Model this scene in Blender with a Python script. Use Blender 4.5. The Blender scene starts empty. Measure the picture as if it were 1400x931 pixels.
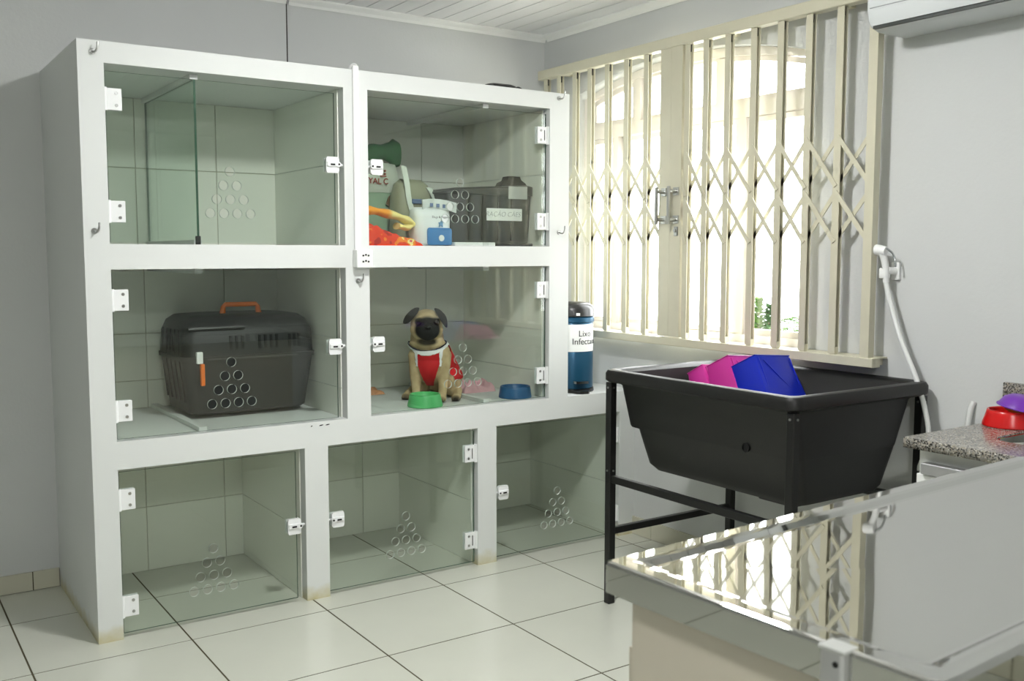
import bpy, bmesh, math, random
from math import sin, cos, pi, radians, sqrt
from mathutils import Vector, Matrix, noise

random.seed(7)
SC = bpy.context.scene
COL = SC.collection

# ------------------------------------------------------------------ camera
CAM_H = 1.33
YAW, PITCH, ROLL, FPX = 0.5954, 0.0887, 0.0008, 1339.96
fw = Vector((sin(YAW) * cos(PITCH), cos(YAW) * cos(PITCH), -sin(PITCH)))
rt = Vector((cos(YAW), -sin(YAW), 0))
up = rt.cross(fw)
rt, up = cos(ROLL) * rt + sin(ROLL) * up, -sin(ROLL) * rt + cos(ROLL) * up
cd = bpy.data.cameras.new('camera')
cam = bpy.data.objects.new('camera', cd)
COL.objects.link(cam)
cam.matrix_world = Matrix(((rt.x, up.x, -fw.x, 0), (rt.y, up.y, -fw.y, 0), (rt.z, up.z, -fw.z, CAM_H), (0, 0, 0, 1)))
cd.sensor_width = 36
cd.lens = FPX / 1400 * 36
cd.clip_start = 0.02
cd.dof.use_dof = True
cd.dof.focus_distance = 4.1
cd.dof.aperture_fstop = 6.3
SC.camera = cam

# ------------------------------------------------------------------ world, exposure
SKY = 10.5
w = bpy.data.worlds.new('world')
SC.world = w
w.use_nodes = True
w.node_tree.nodes['Background'].inputs[0].default_value = (0.97, 0.985, 1.0, 1)
w.node_tree.nodes['Background'].inputs[1].default_value = SKY
SC.view_settings.view_transform = 'Standard'
SC.view_settings.look = 'None'
SC.view_settings.gamma = 1
SC.view_settings.use_curve_mapping = False
SC.view_settings.exposure = 0.42
SC.cycles.use_denoising = True
SC.cycles.transparent_max_bounces = 24
SC.cycles.max_bounces = 10
SC.cycles.caustics_reflective = False
SC.cycles.caustics_refractive = False
LAMP_POS = ((1.45, 2.10), (0.15, -0.75))  # room lamp, then the lamp added as fill
LAMP_STRENGTH = 150.0
FILL_STRENGTH = 190.0

# ------------------------------------------------------------------ helpers
def lin(c):
    return tuple((x / 12.92 if x <= 0.04045 else ((x + 0.055) / 1.055) ** 2.4) for x in c)

def rgb(r, g, b):
    return lin((r / 255, g / 255, b / 255)) + (1,)

MATS = {}

class NT:
    def __init__(self, name):
        self.m = bpy.data.materials.new(name)
        self.m.use_nodes = True
        self.t = self.m.node_tree
        self.b = self.t.nodes['Principled BSDF']
        self.out = self.t.nodes['Material Output']
        MATS[name] = self.m
    def n(self, ty, **kw):
        nd = self.t.nodes.new(ty)
        for k, v in kw.items():
            if k.startswith('i_'):
                nd.inputs[k[2:].replace('_', ' ')].default_value = v
            else:
                setattr(nd, k, v)
        return nd
    def l(self, a, b):
        self.t.links.new(a, b)

def pmat(name, col, rough=0.5, metal=0.0, var=0.0, vscale=8.0, bump=0.0, bscale=60.0, spec=0.5, coat=0.0, **kw):
    q = NT(name)
    b = q.b
    b.inputs['Base Color'].default_value = col
    b.inputs['Roughness'].default_value = rough
    b.inputs['Metallic'].default_value = metal
    b.inputs['Specular IOR Level'].default_value = spec
    b.inputs['Coat Weight'].default_value = coat
    for k, v in kw.items():
        b.inputs[k].default_value = v
    tc = q.n('ShaderNodeTexCoord')
    if var:
        nz = q.n('ShaderNodeTexNoise', i_Scale=vscale, i_Detail=5.0)
        q.l(tc.outputs['Object'], nz.inputs['Vector'])
        mr = q.n('ShaderNodeMapRange')
        mr.inputs['To Min'].default_value = 1 - var
        mr.inputs['To Max'].default_value = 1 + var
        q.l(nz.outputs['Fac'], mr.inputs['Value'])
        mx = q.n('ShaderNodeMix', data_type='RGBA', blend_type='MULTIPLY')
        mx.inputs[0].default_value = 1
        mx.inputs[6].default_value = col
        q.l(mr.outputs[0], mx.inputs[7])
        q.l(mx.outputs[2], b.inputs['Base Color'])
    if bump:
        nb = q.n('ShaderNodeTexNoise', i_Scale=bscale, i_Detail=3.0)
        q.l(tc.outputs['Object'], nb.inputs['Vector'])
        bp = q.n('ShaderNodeBump')
        bp.inputs['Strength'].default_value = bump
        bp.inputs['Distance'].default_value = 0.002
        q.l(nb.outputs['Fac'], bp.inputs['Height'])
        q.l(bp.outputs[0], b.inputs['Normal'])
    return q.m

def glass_mat(name, tint, refl=1.0):
    q = NT(name)
    q.t.nodes.remove(q.b)
    tr = q.n('ShaderNodeBsdfTransparent')
    tr.inputs[0].default_value = tint
    gl = q.n('ShaderNodeBsdfGlossy')
    gl.inputs['Roughness'].default_value = 0.0
    gl.inputs['Color'].default_value = (refl, refl, refl, 1)
    ge = q.n('ShaderNodeNewGeometry')
    io = q.n('ShaderNodeMapRange')
    io.inputs['To Min'].default_value = 1.5
    io.inputs['To Max'].default_value = 1 / 1.5
    q.l(ge.outputs['Backfacing'], io.inputs['Value'])
    fr = q.n('ShaderNodeFresnel')
    q.l(io.outputs[0], fr.inputs['IOR'])
    mx = q.n('ShaderNodeMixShader')
    q.l(fr.outputs[0], mx.inputs[0])
    q.l(tr.outputs[0], mx.inputs[1])
    q.l(gl.outputs[0], mx.inputs[2])
    q.l(mx.outputs[0], q.out.inputs['Surface'])
    return q.m

def link(name, mesh, mats, parent=None, loc=None, rot=None, smooth=None):
    o = bpy.data.objects.new(name, mesh)
    COL.objects.link(o)
    if mats is not None and not mesh.materials:
        for m in (mats if isinstance(mats, (list, tuple)) else [mats]):
            mesh.materials.append(MATS[m] if isinstance(m, str) else m)
    if parent:
        o.parent = parent
    if loc is not None:
        o.location = loc
    if rot is not None:
        o.rotation_euler = rot
    if smooth is not None:
        for p in mesh.polygons:
            p.use_smooth = True
        mesh.set_sharp_from_angle(angle=radians(smooth))
    return o

def fin(bm, name='mesh'):
    bmesh.ops.recalc_face_normals(bm, faces=bm.faces[:])
    me = bpy.data.meshes.new(name)
    bm.to_mesh(me)
    bm.free()
    return me

def obj(name, bm, mats, parent=None, loc=None, rot=None, smooth=None):
    return link(name, fin(bm, name), mats, parent, loc, rot, smooth)

def tag(o, label, cat, group=None):
    o['label'] = label
    o['category'] = cat
    if group:
        o['group'] = group
    return o

def struct(o, label=None):
    o['kind'] = 'structure'
    if label:
        o['label'] = label
    return o

def thing(name, label, cat, loc=(0, 0, 0), rz=0.0, group=None):
    o = bpy.data.objects.new(name, None)
    COL.objects.link(o)
    o.empty_display_size = 0.1
    o.location = loc
    o.rotation_euler = (0, 0, rz)
    return tag(o, label, cat, group)

def box(bm, x0, x1, y0, y1, z0, z1, bev=0.0, mi=0, seg=2):
    vs = [bm.verts.new((x, y, z)) for x in (x0, x1) for y in (y0, y1) for z in (z0, z1)]
    fs = []
    for idx in ((0, 1, 3, 2), (4, 6, 7, 5), (0, 4, 5, 1), (2, 3, 7, 6), (0, 2, 6, 4), (1, 5, 7, 3)):
        f = bm.faces.new([vs[i] for i in idx])
        f.material_index = mi
        fs.append(f)
    if bev:
        es = list({e for f in fs for e in f.edges})
        r = bmesh.ops.bevel(bm, geom=es, offset=bev, segments=seg, profile=0.5, affect='EDGES')
        for f in r['faces']:
            f.material_index = mi
    return vs

def bx(*a, **k):
    bm = bmesh.new()
    box(bm, *a, **k)
    return bm

def tube(bm, pts, r, n=8, mi=0, closed=False, cap=True):
    pts = [Vector(p) for p in pts]
    N = len(pts)
    rs = r if isinstance(r, (list, tuple)) else [r] * N
    rings = []
    prev = None
    for i, p in enumerate(pts):
        if closed:
            t = (pts[(i + 1) % N] - pts[i - 1]).normalized()
        else:
            t = (pts[min(i + 1, N - 1)] - pts[max(i - 1, 0)]).normalized()
        if prev is None:
            a = Vector((0, 0, 1)) if abs(t.z) < 0.9 else Vector((1, 0, 0))
            u = t.cross(a).normalized()
        else:
            u = (prev - t * prev.dot(t)).normalized()
        prev = u
        v = t.cross(u)
        rings.append([bm.verts.new(p + rs[i] * (cos(2 * pi * k / n) * u + sin(2 * pi * k / n) * v)) for k in range(n)])
    M = N if closed else N - 1
    for i in range(M):
        a, b = rings[i], rings[(i + 1) % N]
        for k in range(n):
            f = bm.faces.new((a[k], a[(k + 1) % n], b[(k + 1) % n], b[k]))
            f.material_index = mi
    if cap and not closed:
        for rg in (rings[0], rings[-1]):
            f = bm.faces.new(rg)
            f.material_index = mi

def smoothpath(pts, sub=6):
    P = [Vector(p) for p in pts]
    P = [2 * P[0] - P[1]] + P + [2 * P[-1] - P[-2]]
    out = []
    for i in range(1, len(P) - 2):
        for k in range(sub):
            t = k / sub
            a, b, c, d = P[i - 1], P[i], P[i + 1], P[i + 2]
            out.append(0.5 * ((2 * b) + (c - a) * t + (2 * a - 5 * b + 4 * c - d) * t * t + (3 * b - a - 3 * c + d) * t ** 3))
    out.append(P[-2])
    return out

def lathe(bm, prof, n=32, c=(0, 0, 0), mi=0, capb=True, capt=True, sy=1.0):
    rings = []
    for r, z in prof:
        rings.append([bm.verts.new((c[0] + r * cos(2 * pi * k / n), c[1] + sy * r * sin(2 * pi * k / n), c[2] + z)) for k in range(n)])
    for a, b in zip(rings, rings[1:]):
        for k in range(n):
            f = bm.faces.new((a[k], a[(k + 1) % n], b[(k + 1) % n], b[k]))
            f.material_index = mi
    if capb:
        bm.faces.new(rings[0]).material_index = mi
    if capt:
        bm.faces.new(rings[-1]).material_index = mi

def rrect(x0, x1, y0, y1, r, z, n=6):
    out = []
    for cx, cy, a0 in ((x1 - r, y1 - r, 0), (x0 + r, y1 - r, pi / 2), (x0 + r, y0 + r, pi), (x1 - r, y0 + r, 3 * pi / 2)):
        for k in range(n + 1):
            a = a0 + pi / 2 * k / n
            out.append((cx + r * cos(a), cy + r * sin(a), z))
    return out

def loft(bm, loops, capa=True, capb=True, mi=0):
    R = [[bm.verts.new(p) for p in lp] for lp in loops]
    n = len(R[0])
    for a, b in zip(R, R[1:]):
        for k in range(n):
            bm.faces.new((a[k], a[(k + 1) % n], b[(k + 1) % n], b[k])).material_index = mi
    if capa:
        bm.faces.new(R[0]).material_index = mi
    if capb:
        bm.faces.new(R[-1]).material_index = mi
    return R

def xform(bm, M, verts=None):
    bmesh.ops.transform(bm, matrix=M, verts=verts or bm.verts[:])

def curve_mesh(splines, thick, mapf, name='poly'):
    """flat polygon with holes, `thick` deep; mapf turns (u, v, w) into a point"""
    cu = bpy.data.curves.new('tmp', 'CURVE')
    cu.dimensions = '2D'
    cu.fill_mode = 'BOTH'
    cu.extrude = thick / 2
    for sp in splines:
        s = cu.splines.new('POLY')
        s.points.add(len(sp) - 1)
        for p, (u, v) in zip(s.points, sp):
            p.co = (u, v, 0, 1)
        s.use_cyclic_u = True
    o = bpy.data.objects.new('tmp', cu)
    COL.objects.link(o)
    bpy.context.view_layer.update()
    me = bpy.data.meshes.new_from_object(o.evaluated_get(bpy.context.evaluated_depsgraph_get()))
    bpy.data.objects.remove(o)
    bpy.data.curves.remove(cu)
    for v in me.vertices:
        v.co = mapf(v.co.x, v.co.y, v.co.z)
    me.name = name
    bm = bmesh.new()
    bm.from_mesh(me)
    bmesh.ops.remove_doubles(bm, verts=bm.verts[:], dist=1e-5)
    bmesh.ops.recalc_face_normals(bm, faces=bm.faces[:])
    bm.to_mesh(me)
    bm.free()
    return me

def text_mesh(s, size, extrude=0.0004, shear=0.0, bold=0.0):
    cu = bpy.data.curves.new('tmp', 'FONT')
    cu.body = s
    cu.size = size
    cu.extrude = extrude
    cu.shear = shear
    cu.offset = bold
    cu.align_x = 'CENTER'
    cu.align_y = 'CENTER'
    o = bpy.data.objects.new('tmp', cu)
    COL.objects.link(o)
    bpy.context.view_layer.update()
    me = bpy.data.meshes.new_from_object(o.evaluated_get(bpy.context.evaluated_depsgraph_get()))
    bpy.data.objects.remove(o)
    bpy.data.curves.remove(cu)
    me.materials.clear()
    return me

def circ(cx, cy, r, n=24):
    return [(cx + r * cos(2 * pi * k / n), cy + r * sin(2 * pi * k / n)) for k in range(n)]

# ------------------------------------------------------------------ materials
WALLC = rgb(204, 206, 205)
pmat('wall_paint', WALLC, 0.75, var=0.025, vscale=3.0, bump=0.25, bscale=90)
pmat('ceiling_pvc', rgb(236, 236, 236), 0.4)
pmat('groove', rgb(60, 58, 56), 0.8)
pmat('cornice', rgb(235, 236, 233), 0.5)
pmat('grout', rgb(74, 68, 46), 0.9)
pmat('grout_pale', rgb(202, 201, 184), 0.9)
pmat('floor_tile', rgb(203, 205, 193), 0.16, var=0.035, vscale=5.0, bump=0.03, bscale=6, spec=0.5)
pmat('base_tile', rgb(200, 198, 180), 0.25, var=0.03)
pmat("wall_tile", rgb(236, 238, 228), 0.22, var=0.02, vscale=4)
pmat('cream_paint', rgb(206, 202, 180), 0.35, var=0.05, vscale=14)
pmat('cream_dark', rgb(186, 176, 138), 0.45)
pmat('window_frame', rgb(232, 226, 219), 0.5, var=0.04)
pmat('black_plastic', rgb(15, 15, 14), 0.45, var=0.1, vscale=9, bump=0.08, bscale=200)
pmat('black_metal', rgb(12, 12, 12), 0.4)
pmat('dark_grey_plastic', rgb(31, 33, 33), 0.5, bump=0.1, bscale=250)
pmat('grey_crate', rgb(64, 66, 63), 0.5, bump=0.08, bscale=250)
pmat('orange_plastic', rgb(240, 118, 28), 0.4)
pmat('white_plastic', rgb(238, 239, 238), 0.3)
pmat('white_enamel', rgb(236, 238, 238), 0.28)
pmat('hole_dark', rgb(18, 18, 18), 0.7)
pmat('chrome', rgb(205, 207, 210), 0.12, metal=1.0)
pmat('zinc', rgb(176, 177, 175), 0.28, metal=1.0)
pmat('ac_white', rgb(214, 218, 218), 0.4)
pmat('ac_dark', rgb(60, 64, 62), 0.5)
pmat('ac_line', rgb(150, 154, 154), 0.5)
pmat('pink_plastic', rgb(196, 52, 146), 0.28, **{'Subsurface Weight': 0.0})
pmat('blue_plastic', rgb(20, 40, 172), 0.28)
pmat('can_blue', rgb(32, 82, 112), 0.28, metal=0.35, var=0.04)
pmat('can_black', rgb(34, 34, 34), 0.3)
pmat('paper', rgb(242, 243, 240), 0.6)
pmat('ink', rgb(40, 40, 42), 0.7)
pmat('pencil_ink', rgb(84, 90, 86), 0.7)
pmat('laminate', rgb(206, 198, 182), 0.45, var=0.02)
pmat('aluminium', rgb(190, 190, 192), 0.35, metal=0.8)
pmat('cabinet_white', rgb(232, 234, 232), 0.35)
pmat('green_bowl', rgb(92, 190, 116), 0.35)
pmat('blue_bowl', rgb(38, 92, 140), 0.35)
pmat('red_bowl', rgb(206, 26, 26), 0.25)
pmat('purple_plastic', rgb(112, 48, 168), 0.35)
pmat('yellow_plastic', rgb(200, 196, 40), 0.35)
pmat('hose_white', rgb(226, 228, 226), 0.4)
pmat('sack_green', rgb(16, 84, 34), 0.45, var=0.2, vscale=20, bump=0.5, bscale=30)
pmat('sack_pale', rgb(196, 204, 190), 0.4, var=0.12, vscale=14, bump=0.6, bscale=25)
pmat('sack_greenish', rgb(150, 178, 150), 0.4, var=0.15, vscale=12, bump=0.6, bscale=25)
pmat('bag_olive', rgb(150, 152, 126), 0.45, var=0.12, vscale=16, bump=0.6, bscale=22)
pmat('strap_pale', rgb(218, 226, 214), 0.5)
pmat('print_blue', rgb(84, 108, 148), 0.5)
pmat('print_red', rgb(150, 62, 44), 0.6)
pmat('print_brown', rgb(120, 92, 58), 0.6)
pmat('pack_white', rgb(232, 236, 236), 0.3, var=0.05, vscale=20, bump=0.5, bscale=30)
pmat('pack_blue', rgb(52, 122, 184), 0.3, var=0.06, vscale=18, bump=0.3, bscale=30)
pmat('pack_lightblue', rgb(120, 170, 214), 0.4)
pmat('pack_clear', rgb(206, 212, 208), 0.2, var=0.15, vscale=40, bump=0.8, bscale=40)
pmat('towel_yellow', rgb(244, 226, 140), 0.9, var=0.05, bump=0.8, bscale=300)
pmat('cloth_pink', rgb(216, 172, 178), 0.9, var=0.08, bump=0.5, bscale=200)
pmat('cloth_orange', rgb(206, 150, 110), 0.9, var=0.08, bump=0.5, bscale=200)
pmat('harness_red', rgb(196, 18, 28), 0.75, bump=0.3, bscale=400)
pmat('harness_white', rgb(236, 236, 238), 0.8)
pmat('harness_navy', rgb(26, 26, 56), 0.8)
pmat('ear_black', rgb(20, 19, 17), 0.85, bump=0.3, bscale=300)
pmat('eye_dark', rgb(20, 14, 10), 0.08)
pmat('nose_black', rgb(14, 14, 14), 0.3)
pmat('concrete', rgb(224, 222, 214), 0.9, var=0.03)
pmat('leaf', rgb(66, 98, 32), 0.6, var=0.2)
pmat('leaf_dark', rgb(44, 70, 36), 0.6, var=0.2)
pmat('bark', rgb(110, 90, 66), 0.9)
pmat('lamp_base', rgb(236, 236, 236), 0.4)
pmat('pale_grey', rgb(176, 178, 174), 0.4)
pmat('rust', rgb(92, 60, 40), 0.9)
glass_mat('pane_glass', (0.935, 0.962, 0.94, 1))
glass_mat('partition_glass', (0.90, 0.955, 0.925, 1))
glass_mat('window_glass', (0.98, 0.99, 0.985, 1))
pmat('glass_edge', rgb(58, 92, 74), 0.15)
pmat('glass_cut', rgb(214, 222, 214), 0.35)

# kennel paint: white with yellowish damp stains where pillars meet the floor
q = NT('kennel_paint')
q.b.inputs['Roughness'].default_value = 0.55
ge = q.n('ShaderNodeNewGeometry')
sx = q.n('ShaderNodeSeparateXYZ')
q.l(ge.outputs['Position'], sx.inputs[0])
nz = q.n('ShaderNodeTexNoise', i_Scale=22.0, i_Detail=4.0)
q.l(ge.outputs['Position'], nz.inputs['Vector'])
ad = q.n('ShaderNodeMath', operation='MULTIPLY_ADD')
ad.inputs[1].default_value = -0.075
q.l(nz.outputs['Fac'], ad.inputs[0])
q.l(sx.outputs['Z'], ad.inputs[2])
mr = q.n('ShaderNodeMapRange')
mr.inputs['From Min'].default_value = -0.045
mr.inputs['From Max'].default_value = 0.02
mr.inputs['To Min'].default_value = 0.85
mr.inputs['To Max'].default_value = 0.0
q.l(ad.outputs[0], mr.inputs['Value'])
mx = q.n('ShaderNodeMix', data_type='RGBA')
mx.inputs[6].default_value = rgb(217, 220, 218)
mx.inputs[7].default_value = rgb(190, 180, 128)
q.l(mr.outputs[0], mx.inputs[0])
q.l(mx.outputs[2], q.b.inputs['Base Color'])

# stainless: brushed, slightly wavy
q = NT('stainless')
q.b.inputs['Base Color'].default_value = rgb(198, 198, 194)
q.b.inputs['Metallic'].default_value = 1.0
tc = q.n('ShaderNodeTexCoord')
mp = q.n('ShaderNodeMapping')
mp.inputs['Scale'].default_value = (2.0, 160.0, 20.0)
q.l(tc.outputs['Object'], mp.inputs[0])
nz = q.n('ShaderNodeTexNoise', i_Scale=4.0, i_Detail=4.0)
q.l(mp.outputs[0], nz.inputs['Vector'])
mr = q.n('ShaderNodeMapRange')
mr.inputs['To Min'].default_value = 0.018
mr.inputs['To Max'].default_value = 0.042
q.l(nz.outputs['Fac'], mr.inputs['Value'])
q.l(mr.outputs[0], q.b.inputs['Roughness'])
n2 = q.n('ShaderNodeTexNoise', i_Scale=7.0, i_Detail=1.0)
q.l(tc.outputs['Object'], n2.inputs['Vector'])
bp = q.n('ShaderNodeBump')
bp.inputs['Strength'].default_value = 0.04
bp.inputs['Distance'].default_value = 0.003
q.l(n2.outputs['Fac'], bp.inputs['Height'])
q.l(bp.outputs[0], q.b.inputs['Normal'])

# granite
q = NT('granite')
q.b.inputs['Roughness'].default_value = 0.16
tc = q.n('ShaderNodeTexCoord')
vo = q.n('ShaderNodeTexVoronoi', i_Scale=260.0)
q.l(tc.outputs['Object'], vo.inputs['Vector'])
bw = q.n('ShaderNodeSeparateColor')
q.l(vo.outputs['Color'], bw.inputs[0])
cr = q.n('ShaderNodeValToRGB')
els = cr.color_ramp.elements
els[0].position = 0.0
els[0].color = rgb(52, 50, 46)
els[1].position = 1.0
els[1].color = rgb(196, 192, 182)
for ps, c in ((0.2, (74, 73, 70)), (0.38, (126, 124, 118)), (0.62, (158, 156, 150)), (0.84, (142, 134, 118))):
    e = els.new(ps)
    e.color = rgb(*c)
q.l(bw.outputs[0], cr.inputs[0])
q.l(cr.outputs[0], q.b.inputs['Base Color'])

HC, HT = Vector((-.022, -.02, 0)), radians(14)
def HR(p):
    return tuple(HC + Matrix.Rotation(HT, 3, 'Z') @ (Vector(p) - HC))
# dog coat: fawn, black mask on the face, dark toes
q = NT('fawn_coat')
q.b.inputs['Roughness'].default_value = 0.85
tc = q.n('ShaderNodeTexCoord')
def dist_mask(c, s, r0, r1):
    m = q.n('ShaderNodeMapping')
    m.vector_type = 'POINT'
    m.inputs['Scale'].default_value = s
    m.inputs['Location'].default_value = tuple(-a * b for a, b in zip(c, s))
    q.l(tc.outputs['Object'], m.inputs[0])
    nn = q.n('ShaderNodeVectorMath', operation='LENGTH')
    q.l(m.outputs[0], nn.inputs[0])
    r = q.n('ShaderNodeMapRange')
    r.inputs['From Min'].default_value = r0
    r.inputs['From Max'].default_value = r1
    r.inputs['To Min'].default_value = 1
    r.inputs['To Max'].default_value = 0
    q.l(nn.outputs['Value'], r.inputs['Value'])
    return r.outputs[0]
nz = q.n('ShaderNodeTexNoise', i_Scale=26.0, i_Detail=5.0)
q.l(tc.outputs['Object'], nz.inputs['Vector'])
m0 = q.n('ShaderNodeMix', data_type='RGBA')
m0.inputs[6].default_value = rgb(150, 124, 84)
m0.inputs[7].default_value = rgb(222, 200, 160)
q.l(nz.outputs['Fac'], m0.inputs[0])
last = m0.outputs[2]
for c, s, r0, r1, colr in (
        (HR((-0.022, -0.115, 0.318)), (1.0, 0.9, 1.05), 0.050, 0.064, rgb(18, 17, 16)),
        (HR((-0.058, -0.100, 0.350)), (1, 1, 1.3), 0.016, 0.026, rgb(34, 32, 28)),
        (HR((0.014, -0.100, 0.350)), (1, 1, 1.3), 0.016, 0.026, rgb(34, 32, 28)),
        (HR((-0.022, -0.085, 0.262)), (0.6, 1, 1.6), 0.020, 0.034, rgb(70, 62, 48)),
        ((-0.058, -0.100, 0.004), (0.8, 1.2, 1.0), 0.014, 0.026, rgb(60, 48, 34)),
        ((0.052, -0.100, 0.004), (0.8, 1.2, 1.0), 0.014, 0.026, rgb(60, 48, 34)),
        ((0.112, -0.060, 0.004), (0.8, 1.2, 1.0), 0.014, 0.028, rgb(44, 36, 28)),
        ((-0.112, -0.030, 0.004), (0.8, 1.2, 1.0), 0.014, 0.028, rgb(44, 36, 28))):
    mk = dist_mask(c, s, r0, r1)
    mm = q.n('ShaderNodeMix', data_type='RGBA')
    q.l(mk, mm.inputs[0])
    q.l(last, mm.inputs[6])
    mm.inputs[7].default_value = colr
    last = mm.outputs[2]
q.l(last, q.b.inputs['Base Color'])
nb = q.n('ShaderNodeTexNoise', i_Scale=160.0, i_Detail=2.0)
q.l(tc.outputs['Object'], nb.inputs['Vector'])
bp = q.n('ShaderNodeBump')
bp.inputs['Strength'].default_value = 0.4
bp.inputs['Distance'].default_value = 0.002
q.l(nb.outputs['Fac'], bp.inputs['Height'])
q.l(bp.outputs[0], q.b.inputs['Normal'])

# red patterned towel
q = NT('towel_red')
q.b.inputs['Roughness'].default_value = 0.9
tc = q.n('ShaderNodeTexCoord')
vo = q.n('ShaderNodeTexNoise', i_Scale=18.0, i_Detail=2.0)
q.l(tc.outputs['Object'], vo.inputs['Vector'])
cr = q.n('ShaderNodeValToRGB')
cr.color_ramp.interpolation = 'CONSTANT'
els = cr.color_ramp.elements
els[0].position = 0.0
els[0].color = rgb(176, 26, 22)
els[1].position = 0.40
els[1].color = rgb(226, 62, 26)
for ps, c in ((0.58, (240, 132, 36)), (0.64, (242, 226, 150)), (0.70, (222, 84, 110))):
    e = els.new(ps)
    e.color = rgb(*c)
q.l(vo.outputs['Fac'], cr.inputs[0])
q.l(cr.outputs[0], q.b.inputs['Base Color'])

q = NT('towel_orange')
q.b.inputs['Roughness'].default_value = 0.9
tc = q.n('ShaderNodeTexCoord')
sx = q.n('ShaderNodeSeparateXYZ')
q.l(tc.outputs['Object'], sx.inputs[0])
cr = q.n('ShaderNodeValToRGB')
cr.color_ramp.elements[0].position = 0.44
cr.color_ramp.elements[0].color = rgb(246, 160, 48)
cr.color_ramp.elements[1].position = 0.52
cr.color_ramp.elements[1].color = rgb(244, 230, 150)
mr = q.n('ShaderNodeMapRange')
mr.inputs['From Min'].default_value = -0.12
mr.inputs['From Max'].default_value = 0.12
q.l(sx.outputs['X'], mr.inputs['Value'])
q.l(mr.outputs[0], cr.inputs[0])
q.l(cr.outputs[0], q.b.inputs['Base Color'])

q = NT('lamp_glow')
q.b.inputs['Emission Color'].default_value = (1.0, 1.0, 0.985, 1)
q.b.inputs['Emission Strength'].default_value = LAMP_STRENGTH
q = NT('fill_glow')
q.b.inputs['Emission Color'].default_value = (1.0, 1.0, 0.985, 1)
q.b.inputs['Emission Strength'].default_value = FILL_STRENGTH  # glow of the added fill lamp

# ------------------------------------------------------------------ dimensions
XW, YB = 3.05, 4.206              # window wall, back wall
XL, YF = -2.6, -2.6             # left and front walls (out of view)
ZC = 2.447
YC = 3.469                        # front plane of the kennel cabinet
KB = 4.190                        # back of its compartments
TS, GX, GY = 0.5005, 0.926, 3.336  # floor tile pitch and one grout crossing

# ------------------------------------------------------------------ room shell
fl = struct(obj('floor', bx(XL - .15, XW + .15, YF - .15, YB + .15, -0.12, -0.0012), 'grout'))
fm = fin(bx(-TS / 2 + .0028, TS / 2 - .0028, -TS / 2 + .0028, TS / 2 - .0028, -0.0012, 0.0, bev=0.0005, seg=1), 'floor_tile')
i0, i1 = math.floor((XL - GX) / TS), math.ceil((XW - GX) / TS)
j0, j1 = math.floor((YF - GY) / TS), math.ceil((YB - GY) / TS)
for i in range(i0, i1):
    for j in range(j0, j1):
        cx, cy = GX + (i + .5) * TS, GY + (j + .5) * TS
        x0, x1 = max(cx - TS / 2 + .0028, XL), min(cx + TS / 2 - .0028, XW)
        y0, y1 = max(cy - TS / 2 + .0028, YF), min(cy + TS / 2 - .0028, YB)
        if x1 - x0 < .02 or y1 - y0 < .02:
            continue
        if x1 - x0 > TS - .006 and y1 - y0 > TS - .006:
            link('floor_tile', fm, 'floor_tile', fl, loc=(cx, cy, 0))
        else:
            obj('floor_tile', bx(x0 - cx, x1 - cx, y0 - cy, y1 - cy, -0.0012, 0, bev=.0005, seg=1), 'floor_tile', fl, loc=(cx, cy, 0))

ce = struct(obj('ceiling', bx(XL - .15, XW + .15, YF - .15, YB + .15, ZC + .006, ZC + .1), 'groove'))
pw = 0.1
pm = fin(bx(-pw / 2 + .0024, pw / 2 - .0024, YF, YB, 0, 0.006, bev=.0012, seg=1), 'plank')
x = XW - .03 - pw / 2
while x > XL - pw:
    link('plank', pm, 'ceiling_pvc', ce, loc=(x, 0, ZC))
    x -= pw

wb = struct(obj('wall_back', bx(XL - .15, XW + .15, YB, YB + .15, -.1, ZC + .05), 'wall_paint'))
obj('wall_panel', bx(XL, 1.645, YB - .013, YB, 0, ZC), 'wall_paint', wb)
obj('joint_strip', bx(1.645, 1.651, YB - .013, YB - .001, 0, ZC), 'groove', wb)
struct(obj('wall_left', bx(XL - .15, XL, YF - .15, YB, -.1, ZC + .05), 'wall_paint'))
struct(obj('wall_front', bx(XL, XW + .15, YF - .15, YF, -.1, ZC + .05), 'wall_paint'))

# window wall with an arched opening
WY0, WY1, WZ0, WZS, WZP = 2.505, 3.955, 0.945, 2.098, 2.207
WT = 0.16
def arch(y0, y1, z0, zs, zp, n=24):
    c, h, a = (y0 + y1) / 2, zp - zs, (y1 - y0) / 2
    R = (a * a + h * h) / (2 * h)
    a0 = math.asin(a / R)
    top = [(c + R * sin(a0 - 2 * a0 * k / n), zp - R + R * cos(a0 - 2 * a0 * k / n)) for k in range(n + 1)]
    return [(y0, z0), (y1, z0)] + top
def wmap(xc):
    return lambda u, v, w: (xc + w, u, v)
me = curve_mesh([[(YF, -.1), (YB, -.1), (YB, ZC + .05), (YF, ZC + .05)], arch(WY0, WY1, WZ0, WZS, WZP)], WT, wmap(XW + WT / 2))
struct(link('wall_right', me, 'wall_paint'))

# cornices
def cornice(name, p, q_, inward):
    bm = bmesh.new()
    prof = [(0, 0), (0, -.032), (.006, -.034), (.012, -.022), (.028, -.012), (.034, -.006), (.034, 0)]
    loops = []
    for e in (p, q_):
        loops.append([(e[0] + inward[0] * a, e[1] + inward[1] * a, ZC + b) for a, b in prof])
    loft(bm, loops)
    return struct(obj(name, bm, 'cornice'))
cornice('trim_1', (1.66, YB), (XW, YB), (0, -1))
cornice('trim_2', (XW, YF), (XW, YB - .034), (-1, 0))
cornice('trim_3', (XL, YB - .013), (1.645, YB - .013), (0, -1))

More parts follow.
